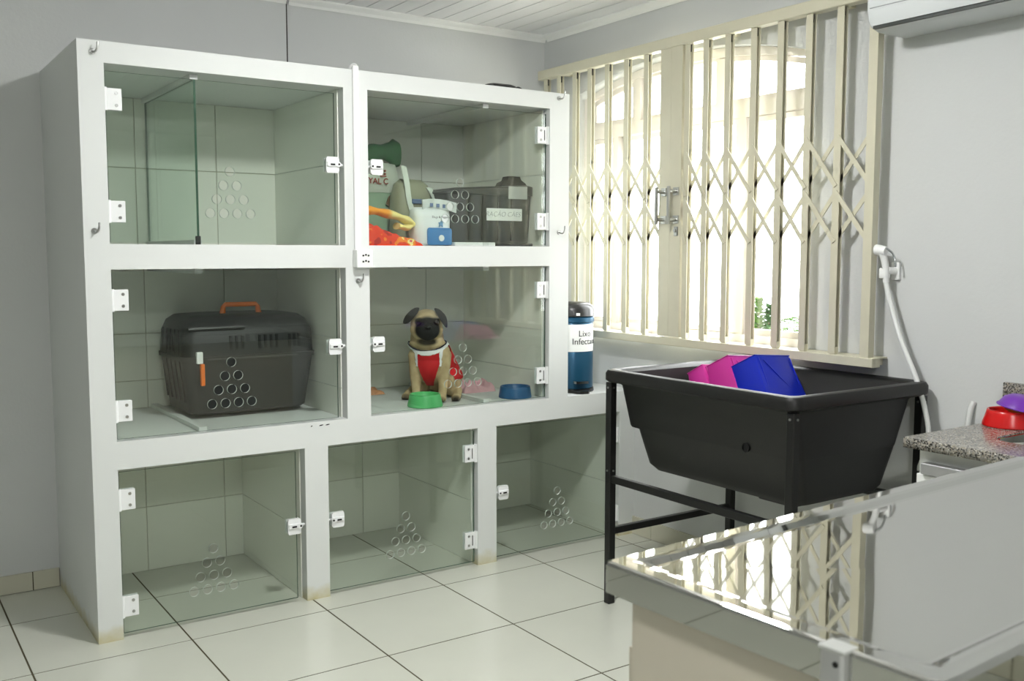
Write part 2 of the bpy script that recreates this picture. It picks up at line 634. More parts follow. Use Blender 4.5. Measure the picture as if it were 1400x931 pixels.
# tiled skirting
def skirting(name, p, q_, inward, h, first, step):
    a, b = Vector(p + (0,)), Vector(q_ + (0,))
    d = (b - a).normalized()
    L = (b - a).length
    n = Vector(inward + (0,))
    bm = bmesh.new()
    def seg(bm, s0, s1, t, z0, z1):
        P = [a + d * s0, a + d * s1, a + d * s1 + n * t, a + d * s0 + n * t]
        lo = [bm.verts.new(v + Vector((0, 0, z0))) for v in P]
        hi = [bm.verts.new(v + Vector((0, 0, z1))) for v in P]
        bm.faces.new(lo); bm.faces.new(hi)
        for k in range(4):
            bm.faces.new((lo[k], lo[(k + 1) % 4], hi[(k + 1) % 4], hi[k]))
    seg(bm, 0, L, .006, 0.0005, h - .001)
    root = struct(obj(name, bm, 'grout'))
    s, e = 0.0, first
    while s < L - .01:
        e = min(e, L)
        t = bmesh.new()
        seg(t, s + .002, e - .002, .009, 0.002, h)
        obj('skirting_tile', t, 'base_tile', root)
        s, e = e, e + step
    return root
skirting('baseboard_back', (0.648, YB - .013), (XL, YB - .013), (0, -1), .075, .098, TS / 2)
skirting('baseboard_right', (XW, YC), (XW, YF), (-1, 0), .085, YC - GY, TS)

# window: cream frame set in the opening, two mullions below, two above, sliding sashes
wi = bpy.data.objects.new('window_1', None)
COL.objects.link(wi)
wi.location = (XW, (WY0 + WY1) / 2, WZ0)
struct(wi)
WIO = Vector(wi.location)
def wpart(name, splines, thick, xc, mat, par=None):
    me = curve_mesh(splines, thick, lambda u, v, w_: (xc + w_ - WIO.x, u - WIO.y, v - WIO.z))
    return link(name, me, mat, par or wi)
def R4(y0, y1, z0, z1):
    return [(y0, z0), (y1, z0), (y1, z1), (y0, z1)]
FX = XW + .105
ZT0, ZT1 = 1.895, 1.955          # transom
wpart('outer_frame', [arch(WY0 + .001, WY1 - .001, WZ0 + .001, WZS, WZP - .001), arch(WY0 + .035, WY1 - .035, WZ0 + .045, WZS - .012, WZP - .04)], .07, FX, 'window_frame')
wpart('transom', [R4(WY0 + .035, WY1 - .035, ZT0, ZT1)], .06, FX, 'window_frame')
for y in (3.03, 3.565):
    zt = 2.155
    wpart('mullion', [R4(y - .022, y + .022, ZT1, zt)], .055, FX, 'window_frame')
for y in (2.90, 3.72):
    wpart('mullion', [R4(y - .018, y + .018, WZ0 + .045, ZT0)], .055, FX, 'window_frame')
# sashes: name, polygon, frame width
def sash(y0, y1, z0, z1, fwid, xo):
    s = wpart('sash', [R4(y0, y1, z0, z1), R4(y0 + fwid, y1 - fwid, z0 + fwid, z1 - fwid)], .028, FX + xo, 'window_frame')
    wpart('pane', [R4(y0 + fwid, y1 - fwid, z0 + fwid, z1 - fwid)], .004, FX + xo, 'window_glass', s)
sash(2.541, 2.881, WZ0 + .047, ZT0 - .002, .022, .0)
sash(2.919, 3.325, WZ0 + .047, ZT0 - .002, .020, -.012)
sash(3.295, 3.701, WZ0 + .047, ZT0 - .002, .020, .020)
sash(3.739, 3.919, WZ0 + .047, ZT0 - .002, .020, .0)
def arch_sash(y0, y1, fwid):
    def top(y, off):
        c, h, a = (WY0 + WY1) / 2, WZP - WZS, (WY1 - WY0) / 2
        Rr = (a * a + h * h) / (2 * h)
        return WZP - Rr + sqrt(Rr * Rr - (y - c) ** 2) - .031 - off
    n = 10
    def poly(a, b, z0, off):
        return [(a, z0), (b, z0)] + [(b + (a - b) * k / n, top(b + (a - b) * k / n, off)) for k in range(n + 1)]
    s = wpart('sash', [poly(y0, y1, ZT1 + .001, 0), poly(y0 + fwid, y1 - fwid, ZT1 + fwid, fwid)], .026, FX, 'window_frame')
    wpart('pane', [poly(y0 + fwid, y1 - fwid, ZT1 + fwid, fwid)], .004, FX, 'window_glass', s)
arch_sash(2.542, 3.006, .024)
arch_sash(3.054, 3.541, .018)
arch_sash(3.589, 3.918, .024)
obj('sill', bx(.001, .06, -.724, .724, 0.001, .012), 'window_frame', wi)

# ------------------------------------------------------------------ outside
gr = obj('terrace', bx(XW + .3, XW + 14, -6, 14, -.2, -.1), 'concrete')
struct(gr)
def shrub(name, label, cat, loc, h, r, n, mat, cone, seed):
    rr = random.Random(seed)
    t = thing(name, label, cat, loc)
    bm = bmesh.new()
    tube(bm, [(0, 0, 0), (0.005, 0, h * .5), (0, .005, h * .9)], [.018 * h, .012 * h, .005 * h], 6)
    obj('stem', bm, 'bark', t)
    bm = bmesh.new()
    for k in range(n):
        z = rr.uniform(.08, 1)
        rad = r * ((1 - z) ** .7 + .06 if cone else sqrt(max(0.05, 1 - (2 * z - 1) ** 2)))
        a = rr.uniform(0, 2 * pi)
        q0 = rad * sqrt(rr.random())
        c = Vector((q0 * cos(a), q0 * sin(a), z * h))
        d = Vector((cos(a), sin(a), rr.uniform(.2, 1.2 if cone else .5))).normalized()
        s = d.cross(Vector((0, 0, 1))).normalized()
        L, W = h * rr.uniform(.07, .13), h * rr.uniform(.02, .04)
        vs = [bm.verts.new(c), bm.verts.new(c + d * L * .5 + s * W), bm.verts.new(c + d * L + Vector((0, 0, -.02 * h))), bm.verts.new(c + d * L * .5 - s * W)]
        bm.faces.new(vs)
    f = obj('foliage', bm, mat, t)
    f['kind'] = 'stuff'
    return t
shrub('cypress', 'slim green cypress seen through the window, left one of the pair', 'tree', (9.3, 8.30, -.1), .86, .06, 700, 'leaf', True, 1)
shrub('cypress', 'slim dark green cypress seen through the window, right one of the pair', 'tree', (9.25, 8.09, -.1), .80, .06, 700, 'leaf_dark', True, 2)
shrub('leafy_bush', 'low light green bush outside near the right edge of the window', 'bush', (7.2, 5.97, -.1), .84, .33, 900, 'leaf', False, 3)

# ------------------------------------------------------------------ ceiling lamp, plus an unseen fill lamp added behind the camera
for lpos, lab in zip(LAMP_POS, ('round white ceiling lamp above the middle of the room', 'round white fill lamp added unseen behind the camera')):
    lp = thing('unseen_lamp', lab, 'lamp', (lpos[0], lpos[1], ZC))
    bm = bmesh.new()
    lathe(bm, [(.06, 0), (.15, 0), (.155, -.02), (.15, -.035), (.0601, -.035)], 32)
    obj('base', bm, 'lamp_base', lp, smooth=40)
    bm = bmesh.new()
    lathe(bm, [(.14, -.036), (.135, -.055), (.11, -.075), (.06, -.088), (.01, -.091)], 32)
    obj('diffuser', bm, 'lamp_glow' if lpos is LAMP_POS[0] else 'fill_glow', lp, smooth=60)

# ------------------------------------------------------------------ kennel cabinet
X0, X1, X2, X3, X4, X5 = 0.650, 0.731, 1.581, 1.681, 2.547, 2.652
B1, B2, B3, B4, B5 = 1.403, 1.497, 2.176, 2.270, 2.958
ZT, ZA, ZB, ZCc, ZD, ZE = 2.022, 1.952, 1.360, 1.275, 0.690, 0.594
KO = Vector(((X0 + X5) / 2, YC, 0))
ke = thing('kennel_cabinet', 'white built-in kennel block with seven glass-fronted compartments along the back wall', 'kennel', KO)
BKY = YB - .0135
def kpart(name, *a, mat='kennel_paint', par=None, **k):
    bm = bx(*a, **k)
    xform(bm, Matrix.Translation(-KO))
    return obj(name, bm, mat, par or ke)
kpart('side_wall', X0, X1, YC, BKY, 0, ZT)
kpart('top_slab', X1, X5, YC, BKY, ZA, ZT)
kpart('shelf', X1, X5, YC, BKY, ZCc, ZB)
kpart('shelf', X1, XW, YC, BKY, ZE, ZD)
for a, b in ((X2, X3), (X4, X5)):
    kpart('divider', a, b, YC, BKY, ZB, ZA)
    kpart('divider', a, b, YC, BKY, ZD, ZCc)
for a, b in ((B1, B2), (B3, B4), (B5, XW)):
    kpart('divider', a, b, YC, BKY, 0, ZE)
# compartments: x0, x1, z0, z1, tile joint height, hinge side
bays = [
    ('UL', X1, X2, ZB, ZA, 1.673, -1, 1.148, 1.545),
    ('UR', X3, X4, ZB, ZA, 1.673, 1, 2.106, 1.716),
    ('ML', X1, X2, ZD, ZCc, 1.000, -1, 1.137, 1.543),
    ('MR', X3, X4, ZD, ZCc, 0.992, 1, 2.117, 1.719),
    ('BL', X1, B1, 0, ZE, 0.272, -1, 1.054, 1.360),
    ('BM', B2, B3, 0, ZE, 0.272, 1, 1.842, 1.534),
    ('BR', B4, B5, 0, ZE, 0.245, 1, 2.612, 2.311),
]
JX = [0.66 + .33 * k for k in range(9)]
for nm, a, b, z0, z1, zj, hs, hx, lx in bays:
    # back wall tiles and their pale grout bed
    g = kpart('grout_bed', a, b, KB + .002, BKY, z0, z1, mat='grout_pale')
    xs = [a] + [j + .02 * (nm[0] == 'M') for j in JX if a + .06 < j < b - .06] + [b]
    zs = [z0, zj, z1] if nm[0] != 'M' else [z0, .806, zj, z1]
    for xa, xb in zip(xs, xs[1:]):
        for za, zb in zip(zs, zs[1:]):
            kpart('tile', xa + .0015, xb - .0015, KB - .004, KB + .002, za + .0015, zb - .0015, mat='wall_tile', bev=.001, seg=1)
    # tiles on the two side faces
    for sx_, d in ((a, 1), (b, -1)):
        for za, zb in zip(zs, zs[1:]):
            xa, xb = sorted((sx_, sx_ + d * .004))
            kpart('tile', xa, xb, YC + .05, KB - .005, za + .0015, zb - .0015, mat='wall_tile')

# doors
GYD = YC + .022                  # centre plane of the door glass
def lock_bm(s):
    """small cam lock clipped on the pane edge; s = direction of the tongue"""
    bm = bmesh.new()
    loft(bm, [[(p[0], y, p[1]) for p in [(-.024, -.030), (.018, -.030), (.024, -.022), (.024, .022), (.018, .030), (-.024, .030), (-.028, .022), (-.028, -.022)]] for y in (-.017, -.006)])
    box(bm, -.026, .026, -.024, -.016, -.007, .012, bev=.003)
    tube(bm, [(.018, -.026, .002), (.018, -.016, .002)], .010, 12)
    box(bm, -.014, .004, -.0255, -.0235, -.002, .004, mi=1)
    tube(bm, [(.020, -.0275, .002), (.020, -.0255, .002)], .004, 8, mi=1)
    box(bm, -.028, .024, .006, .014, -.026, .026)
    tube(bm, [(.022, -.004, .001), (.042, -.004, .001)], .005, 8)
    if s < 0:
        xform(bm, Matrix.Scale(-1, 4, (1, 0, 0)))
    return bm
LOCK = {s: fin(lock_bm(s), 'lock') for s in (-1, 1)}
for me_ in LOCK.values():
    for m in ('white_enamel', 'hole_dark'):
        me_.materials.append(MATS[m])
def hinge_bm(s):
    bm = bmesh.new()
    box(bm, -.004, .050, -.012, -.005, -.036, .036, bev=.0015, seg=1)
    box(bm, -.004, .050, .005, .010, -.036, .036)
    tube(bm, [(-.004, -.010, -.038), (-.004, -.010, .038)], .0075, 10)
    box(bm, -.012, -.006, -.014, .012, -.036, .036)
    for z in (-.020, .020):
        tube(bm, [(.032, -.0135, z), (.032, -.011, z)], .0055, 10, mi=1)
    if s > 0:
        box(bm, .012, .0155, -.0128, -.011, -.022, .022, mi=2)
    if s > 0:
        xform(bm, Matrix.Scale(-1, 4, (1, 0, 0)))
    return bm
HINGE = {s: fin(hinge_bm(s), 'hinge') for s in (-1, 1)}
for me_ in HINGE.values():
    for m in ('white_enamel', 'zinc', 'hole_dark'):
        me_.materials.append(MATS[m])
for nm, a, b, z0, z1, zj, hs, hx, lx in bays:
    cx = (a + b) / 2
    gap = .012 if nm[0] != 'B' else .012
    x0g, x1g = (a + .006, b - .030) if hs < 0 else (a + .008, b - .008)
    z0g, z1g = z0 + .006, z1 - .022
    if nm[0] == 'M':
        z1g = z1 - .008
    if nm[0] == 'B':
        z0g, z1g = .014, z1 - .012
    hz = {'U': 1.471, 'M': .789, 'B': .113}[nm[0]]
    holes = []
    for r_ in range(4):
        for k in range(4 - r_):
            holes.append(circ(hx + (k - (3 - r_) / 2) * .0485 - cx, hz + r_ * .0495 - z0, .0172))
    me = curve_mesh([[(x0g - cx, z0g - z0), (x1g - cx, z0g - z0), (x1g - cx, z1g - z0), (x0g - cx, z1g - z0)]] + holes, .008, lambda u, v, w_: (u, w_, v))
    for m in ('pane_glass', 'glass_edge', 'glass_cut'):
        me.materials.append(MATS[m])
    for p in me.polygons:
        if abs(p.normal.y) < .5:
            c = p.center
            inside = x0g - cx + .004 < c.x < x1g - cx - .004 and z0g - z0 + .004 < c.z < z1g - z0 - .004
            p.material_index = 2 if inside else 1
    d = link('door', me, None, ke, loc=Vector((cx, GYD, z0)) - KO)
    d['label'] = 'tinted glass door with a triangle of ten round air holes'
    xe = (x0g if hs < 0 else x1g) - cx
    for zh in {'U': (1.838, 1.468), 'M': (1.171, .793), 'B': (.486, .110)}[nm[0]]:
        h = link('hinge', HINGE[hs], None, d, loc=(xe, 0, zh - z0))
        h['label'] = 'white bolted hinge'
    zl = {'U': 1.662, 'M': .973, 'B': .297}[nm[0]]
    lk = link('lock', LOCK[-hs], None, d, loc=((x1g if hs < 0 else x0g) - cx - (.012 if hs < 0 else -.030), 0, zl - z0))
    lk['label'] = 'white cam lock on the glass edge'
# chips in the paint along the lower shelf edge
for cx_, cw_ in ((1.432, .004), (1.471, .010), (1.497, .010)):
    bm = bmesh.new()
    loft(bm, [[(cx_ + a * cw_ - KO.x, y - KO.y, .676 + b * .0028) for a, b in ((-1, -.6), (-.3, -1), (.5, -.4), (1, .3), (.4, 1), (-.5, .5))] for y in (YC - .0006, YC + .001)])
    obj('paint_chip', bm, 'hole_dark', ke)
# partition tracks in the four upper compartments; one still holds its glass
for nm, a, b, z0, z1, zj, hs, hx, lx in bays[:4]:
    xt = 1.035 if hs < 0 else 2.245
    kpart('partition_track', xt - .014, xt + .014, YC + .042, KB - .006, z0 + .0005, z0 + .016)
    kpart('partition_track', xt - .014, xt + .014, YC + .042, KB - .006, z1 - .018, z1 - .0005)
    if nm == 'UL':
        bm = bx(xt - .004, xt + .004, YC + .036, KB - .012, z0 + .017, z1 - .019)
        xform(bm, Matrix.Translation(-KO))
        gp = obj('partition_glass', bm, ['partition_glass', 'glass_edge'], ke)
        for p in gp.data.polygons:
            if abs(p.normal.x) < .5:
                p.material_index = 1
        gp['label'] = 'upright green-edged glass partition'
        kpart('edge_clip', xt - .008, xt + .008, YC + .034, YC + .044, z0 + .0005, z0 + .03, mat='hole_dark')

# cable channel and power outlet on the middle pillar
cc = thing('cable_channel', 'slim white plastic cable channel running down the middle pillar of the kennel', 'cable channel', (1.629, YC - .006, 1.334))
obj('cover', bx(-.012, .012, -.005, .0055, 0, .702, bev=.002, seg=1), 'white_plastic', cc)
bm = bmesh.new()
tube(bm, smoothpath([(.006, 0, .690), (.005, .002, .704), (-.002, .012, .709), (-.008, .02, .704), (-.010, .03, .694)], 4), .004, 8)
obj('cable', bm, 'white_plastic', cc)
po = thing('power_outlet', 'white surface-mounted double power outlet at the centre of the kennel front', 'outlet', (1.645, YC - .001, 1.274))
obj('box', bx(-.035, .032, -.040, 0, 0, .070, bev=.004), 'white_plastic', po)
for zz in (.024, .047):
    bm = bmesh.new()
    for k in (-1, 0, 1):
        tube(bm, [(k * .011 + .002, -.0415, zz + (.003 if k == 0 else 0)), (k * .011 + .002, -.0395, zz + (.003 if k == 0 else 0))], .0038, 8)
    obj('socket', bm, 'hole_dark', po)
for (hx_, hz_), lb in zip(((.698, 1.984), (.684, 1.402), (1.632, 1.224), (2.595, 2.000), (2.599, 1.421)),
        ('small metal screw hook at the top left corner of the kennel', 'small metal screw hook halfway down the left pillar of the kennel',
         'small metal screw hook just below the power outlet', 'small metal screw hook at the top right corner of the kennel',
         'small metal screw hook halfway down the right pillar of the kennel')):
    h = thing('screw_hook', lb, 'hook', (hx_, YC, hz_), 0, 'screw hooks on the kennel front')
    bm = bmesh.new()
    tube(bm, [(0, -.003, 0), (0, .0, 0)], .010, 12)
    obj('collar', bm, 'zinc', h)
    bm = bmesh.new()
    tube(bm, smoothpath([(0, -.002, 0), (0.002, -.018, -.004), (.006, -.026, 0), (.010, -.028, .012), (.011, -.028, .028)], 4), .0034, 8)
    obj('shank', bm, 'zinc', h, smooth=60)

# black gadget with a cord on top of the kennel
gd = thing('black_device', 'flat black gadget with a short cord lying on top of the kennel', 'device', (2.33, YC + .06, ZT))
bm = bmesh.new()
loft(bm, [[(p[0] * s, p[1] * s, z) for p in rrect(-.075, .075, -.03, .03, .028, 0)] for s, z in ((.8, .001), (1, .006), (.98, .014), (.7, .020), (.2, .022))])
obj('body', bm, 'can_black', gd, smooth=50)
bm = bmesh.new()
tube(bm, smoothpath([(.07, 0, .010), (.09, 0, .016), (.105, 0, .012), (.118, .0, .004)], 5), .0035, 6)
obj('cord', bm, 'black_metal', gd)
bm = bmesh.new()
tube(bm, smoothpath([(-.07, 0, .006), (-.2, .01, .004), (-.34, .0, .004), (-.46, .01, .004)], 5), .003, 6)
obj('cord', bm, 'black_metal', gd)

# ------------------------------------------------------------------ folding grille in front of the window
GXP = XW - .075                  # plane of the bars
gg = thing('folding_grille', 'cream folding metal security grille across the whole window', 'grille', (GXP, 3.15, .93))
GO = Vector(gg.location)
def gbox(name, x0, x1, y0, y1, z0, z1, mat='cream_paint', par=None, bev=.0, loc0=None):
    bm = bx(x0, x1, y0, y1, z0, z1, bev=bev, seg=1)
    xform(bm, Matrix.Translation(-(loc0 or GO)))
    return obj(name, bm, mat, par or gg)
GB, GT = .968, 2.203
tr = gbox('top_rail', GXP - .022, GXP + .022, 2.10, 4.13, GT, GT + .046, bev=.003)
for k in range(4):
    yb = 2.3 + .55 * k
    gbox('rail_bracket', GXP + .022, XW, yb, yb + .03, GT + .006, GT + .038)
br = gbox('bottom_rail', GXP - .022, GXP + .026, 2.115, 4.13, GB - .038, GB - .004, bev=.002)
for k in range(4):
    yb = 2.14 + .6 * k
    gbox('rail_bracket', GXP + .026, XW, yb, yb + .035, GB - .034, GB - .008)
gbox('rail_flange', GXP + .004, XW - .006, 2.118, 2.50, GB - .008, GB - .003)
# posts: U channels, the dark mouth to the near side
def chan(w_, d):
    bm = bmesh.new()
    t = .0025
    H_ = GT - GB
    box(bm, -d / 2, d / 2, w_ / 2 - t, w_ / 2, 0, H_)
    box(bm, -d / 2, -d / 2 + t, -w_ / 2, w_ / 2 - t, 0, H_)
    box(bm, d / 2 - t, d / 2, -w_ / 2, w_ / 2 - t, 0, H_)
    return bm
POST = fin(chan(.030, .022), 'post')
ys_r = [3.064, 2.957, 2.836, 2.700, 2.567, 2.434, 2.297]
ys_l = [3.322, 3.456, 3.592, 3.722, 3.838, 3.965, 4.075]
posts = sorted(ys_r + ys_l)
for y in posts:
    p = link('post', POST, 'cream_paint', gg, loc=Vector((GXP, y, GB)) - GO)
    gbox('roller', GXP - .006, GXP + .006, y - .006, y + .006, GT - .03, GT, mat='black_metal')
    gbox('foot_clip', GXP - .009, GXP + .009, y - .014, y + .010, GB - .004, GB + .022)
gbox('end_post', GXP - .016, GXP + .016, 2.136, 2.172, GB - .004, GT)
gbox('lock_post', GXP - .016, GXP + .016, 3.155, 3.222, GB, GT)
gbox('lock_post', GXP - .018, GXP + .014, 3.086, 3.152, GB, GT)
# scissor lattice: two crosses in every gap
allp = sorted(posts + [2.154, 3.19, 3.118])
ZL = [(1.372, 1.572), (1.572, 1.772)]
for ya, yb in zip(allp, allp[1:]):
    if ya > 3.1 and yb < 3.2:
        continue
    if yb - ya < .05:
        continue
    for za, zb in ZL:
        for s, xo in ((0, -.014), (1, .010)):
            z_a, z_b = (za, zb - .02) if s == 0 else (zb - .0, za + .02)
            L = sqrt((yb - ya) ** 2 + (z_b - z_a) ** 2)
            bm = bx(-.0015, .0015, -L / 2, L / 2, -.0085, .0085)
            o = obj('lattice_bar', bm, 'cream_paint', gg, loc=Vector((GXP + xo, (ya + yb) / 2, (z_a + z_b) / 2)) - GO)
            o.rotation_euler = (math.atan2(z_b - z_a, yb - ya), 0, 0)
# pull handles and keyhole
for y, zo in ((3.188, 0), (3.112, 0)):
    bm = bmesh.new()
    xh = GXP - .018
    tube(bm, [(xh, y, 1.595), (xh - .045, y + .002, 1.595)], .008, 10)
    tube(bm, [(xh, y, 1.475), (xh - .045, y + .002, 1.475)], .008, 10)
    tube(bm, [(xh - .045, y, 1.455), (xh - .045, y, 1.615)], .008, 10)
    box(bm, xh - .004, xh + .002, y - .016, y + .016, 1.578, 1.612)
    box(bm, xh - .004, xh + .002, y - .016, y + .016, 1.458, 1.492)
    xform(bm, Matrix.Translation(-GO))
    obj('pull_handle', bm, 'zinc', gg)
bm = bmesh.new()
box(bm, GXP - .023, GXP - .017, 3.098, 3.122, 1.405, 1.445, bev=.004)
tube(bm, [(GXP - .03, 3.11, 1.428), (GXP - .02, 3.11, 1.428)], .008, 10)
xform(bm, Matrix.Translation(-GO))
obj('keyhole', bm, 'zinc', gg)

# ------------------------------------------------------------------ air conditioner
ac = thing('air_conditioner', 'white wall-mounted air conditioner at the upper right', 'air conditioner', (XW, 2.105, 2.066))
prof = [(0, .000), (-.150, .000), (-.190, .012), (-.205, .032), (-.212, .07), (-.212, .20), (-.200, .26), (-.170, .285), (0, .290)]
def ac_loop(y, s=1.0, dz=0):
    return [(a * s, y, b) for a, b in prof]
bm = bmesh.new()
loft(bm, [[(a * .93, 0, .006 + b * .96) for a, b in prof], ac_loop(-.012), ac_loop(-.79), [(a * .93, -.80, .006 + b * .96) for a, b in prof]])
obj('body', bm, 'ac_white', ac, smooth=35)
bm = bmesh.new()
lv = [(-.206, .012), (-.214, .030), (-.219, .060), (-.214, .062), (-.208, .032), (-.200, .016)]
loft(bm, [[(a, y, b) for a, b in lv] for y in (-.03, -.77)])
obj('louver', bm, 'ac_white', ac, smooth=35)
obj('outlet_slot', bx(-.200, -.186, -.775, -.025, .0035, .0145), 'ac_dark', ac)
obj('panel_seam', bx(-.2135, -.2115, -.785, -.02, .068, .0705), 'ac_line', ac)

# ------------------------------------------------------------------ shower
sh = thing('hand_shower', 'white hand shower with hose hanging in its wall holder beside the grille', 'shower', (XW, 2.095, 1.25))
bm = bmesh.new()
box(bm, -.012, 0, -.016, .016, -.012, .05, bev=.003)
tube(bm, [(-.005, 0, .018), (-.045, .008, .022)], .013, 12)
box(bm, -.062, -.034, .002, .03, -.006, .03, bev=.004)
obj('holder', bm, 'white_plastic', sh, smooth=40)
bm = bmesh.new()
tube(bm, smoothpath([(-.05, .008, -.02), (-.052, .010, .03), (-.058, .016, .07), (-.066, .024, .09)], 4), [.010 + .0003 * k for k in range(13)], 12)
obj('handle', bm, 'white_plastic', sh, smooth=50)
bm = bmesh.new()
tube(bm, [(-.060, .005, .088), (-.063, .030, .092), (-.064, .066, .094)], [.016, .019, .021], 14)
obj('head', bm, 'white_plastic', sh, smooth=40)
bm = bmesh.new()
tube(bm, [(-.064, .0662, .094), (-.064, .070, .0942)], [.020, .018], 14)
obj('nozzle', bm, 'chrome', sh, smooth=40)
bm = bmesh.new()
tube(bm, smoothpath([(-.060, .004, .098), (-.052, -.016, .080), (-.050, -.026, .050), (-.050, -.028, .034)], 5), .004, 8)
obj('trigger', bm, 'chrome', sh, smooth=60)
bm = bmesh.new()
tube(bm, smoothpath([(-.050, .008, -.02), (-.054, -.012, -.08), (-.062, -.065, -.21), (-.070, -.135, -.34), (-.074, -.175, -.44), (-.072, -.190, -.52), (-.066, -.172, -.60), (-.055, -.150, -.66), (-.04, -.165, -.72), (-.03, -.215, -.72), (-.024, -.262, -.62), (-.018, -.292, -.50), (-.012, -.30, -.43), (-.004, -.305, -.405)], 6), .0085, 10)
obj('hose', bm, 'hose_white', sh, smooth=60)

# ------------------------------------------------------------------ black wash tub on its stand
TX0, TX1, TY0, TY1, TZ = 2.325, 3.028, 1.925, 2.835, .900
tb = thing('wash_tub', 'large black plastic wash tub on a black metal stand under the window', 'tub', ((TX0 + TX1) / 2, (TY0 + TY1) / 2, 0))
TO = Vector(tb.location)
def off(loop):
    return [(p[0] - TO.x, p[1] - TO.y, p[2]) for p in loop]
bm = bmesh.new()
L_ = []
def tl(dx0, dx1, dy0, dy1, r, z):
    L_.append(off(rrect(TX0 + dx0, TX1 - dx1, TY0 + dy0, TY1 - dy1, r, z, 5)))
tl(.01, .01, .01, .01, .035, TZ - .048)
tl(.000, .000, .000, .000, .040, TZ - .040)
tl(.000, .000, .000, .000, .040, TZ - .014)
tl(.006, .006, .006, .006, .038, TZ - .003)
tl(.016, .016, .016, .016, .034, TZ)
tl(.040, .040, .040, .040, .030, TZ - .003)
tl(.050, .050, .050, .055, .030, TZ - .014)
tl(.075, .125, .060, .090, .045, .710)
tl(.080, .130, .065, .135, .045, .700)
tl(.105, .185, .075, .170, .050, .575)
tl(.125, .200, .090, .195, .050, .560)
R1 = loft(bm, L_, capa=False, capb=True)
# outer shell
L_ = []
tl(.01, .01, .01, .01, .035, TZ - .048)
tl(.034, .034, .034, .034, .032, TZ - .046)
tl(.042, .060, .036, .050, .035, .840)
tl(.060, .110, .042, .072, .045, .695)
tl(.062, .112, .043, .076, .045, .688)
tl(.063, .114, .044, .116, .045, .686)
tl(.085, .165, .052, .150, .050, .560)
tl(.098, .180, .062, .176, .050, .540)
loft(bm, L_, capa=False, capb=True)
bmesh.ops.remove_doubles(bm, verts=bm.verts[:], dist=1e-5)
obj('basin', bm, 'black_plastic', tb, smooth=40)
bm = bmesh.new()
lathe(bm, [(.012, 0), (.016, 0), (.016, .006), (.012, .006)], 16, capb=False, capt=False)
lathe(bm, [(.0001, .002), (.012, .002)], 16, capb=False, capt=False, mi=0)
xform(bm, Matrix.Rotation(-pi / 2, 4, 'Y'))
obj('drain_plug', bm, 'black_metal', tb, loc=(TX0 + .058 - TO.x, 2.165 - TO.y, .705))
obj('sump', bx(TX0 + .14 - TO.x, TX0 + .45 - TO.x, TY0 + .11 - TO.y, TY0 + .26 - TO.y, .520, .5395, bev=.006), 'black_plastic', tb)
lw = .030
lx0, lx1, ly0, ly1 = TX0 + .012, TX1 - .012 - lw, TY0 + .012, TY1 - .012 - lw
def sbox(name, x0, x1, y0, y1, z0, z1, mat='black_metal', bev=.002):
    return obj(name, bx(x0 - TO.x, x1 - TO.x, y0 - TO.y, y1 - TO.y, z0, z1, bev=bev, seg=1), mat, tb)
for a in (lx0, lx1):
    for b in (ly0, ly1):
        l_ = sbox('leg', a, a + lw, b, b + lw, 0, TZ - .05)
        bm = bmesh.new()
        for z in (.83, .515):
            tube(bm, [(a - .003 - TO.x, b + lw / 2 - TO.y, z), (a - TO.x, b + lw / 2 - TO.y, z)], .004, 8)
            tube(bm, [(a + lw / 2 - TO.x, b - .003 - TO.y, z), (a + lw / 2 - TO.x, b - TO.y, z)], .004, 8)
        obj('bolt', bm, 'zinc', tb)
for a in (lx0, lx1):
    sbox('stretcher', a + .004, a + lw - .004, ly0 + lw, ly1, .470, .498)
for b in (ly0, ly1):
    sbox('stretcher', lx0 + lw, lx1, b + .004, b + lw - .004, .268, .294)

# plastic bins leaning in the tub, closed ends up
def bin_tray(label, corner, w_, d, L, th, mat, yawz=0.0, tilty=0.08):
    """corner = upper corner nearest the camera; w_ along +X, d along +Y (tilted down), L downwards"""
    t = thing('storage_bin', label, 'bin', corner, yawz, 'plastic bins in the tub')
    bm = bmesh.new()
    def lp_(k, z, ins):
        return rrect(-k, w_ + k, -k, d + k, .006, z, 2)
    outer = [lp_(0, 0, 0), lp_(.012, -L * .5, 0), lp_(.02, -L + .012, 0), lp_(.034, -L + .010, 0), lp_(.034, -L, 0)]
    inner = [lp_(.018, -L, 0), lp_(.009, -L * .5, 0), lp_(-.003, -.004, 0)]
    loft(bm, outer + inner)
    M = Matrix.Rotation(tilty, 4, 'Y') @ Matrix.Rotation(-th, 4, 'X')
    xform(bm, M)
    obj('shell', bm, mat, t, smooth=25)
    # raised ribs on the faces turned to the room
    bm = bmesh.new()
    for a, b in (((.03, -.0065, -.02), (w_ - .02, -.010, -L * .62)), ((.01, -.0045, -.01), (.012, -.0125, -L * .8)), ((w_ - .008, -.0045, -.01), (w_ + .002, -.0125, -L * .8)), ((0, 0, 0.0005), (w_, 0, 0.0005)), ((0, 0, .0005), (0, d, .0005))):
        tube(bm, [a, b], .0022, 6)
    xform(bm, M)
    obj('rib', bm, mat, t)
    return t
bin_tray('blue plastic bin leaning in the black tub, nearest the camera', (2.68, 2.405, .968), .185, .13, .28, radians(27), 'blue_plastic')
bin_tray('pink plastic bin leaning against the blue bin in the black tub', (2.68, 2.535, .955), .175, .115, .27, radians(27), 'pink_plastic')
bin_tray('small pink plastic bin at the back of the row in the tub', (2.68, 2.665, .908), .160, .085, .20, radians(30), 'pink_plastic')

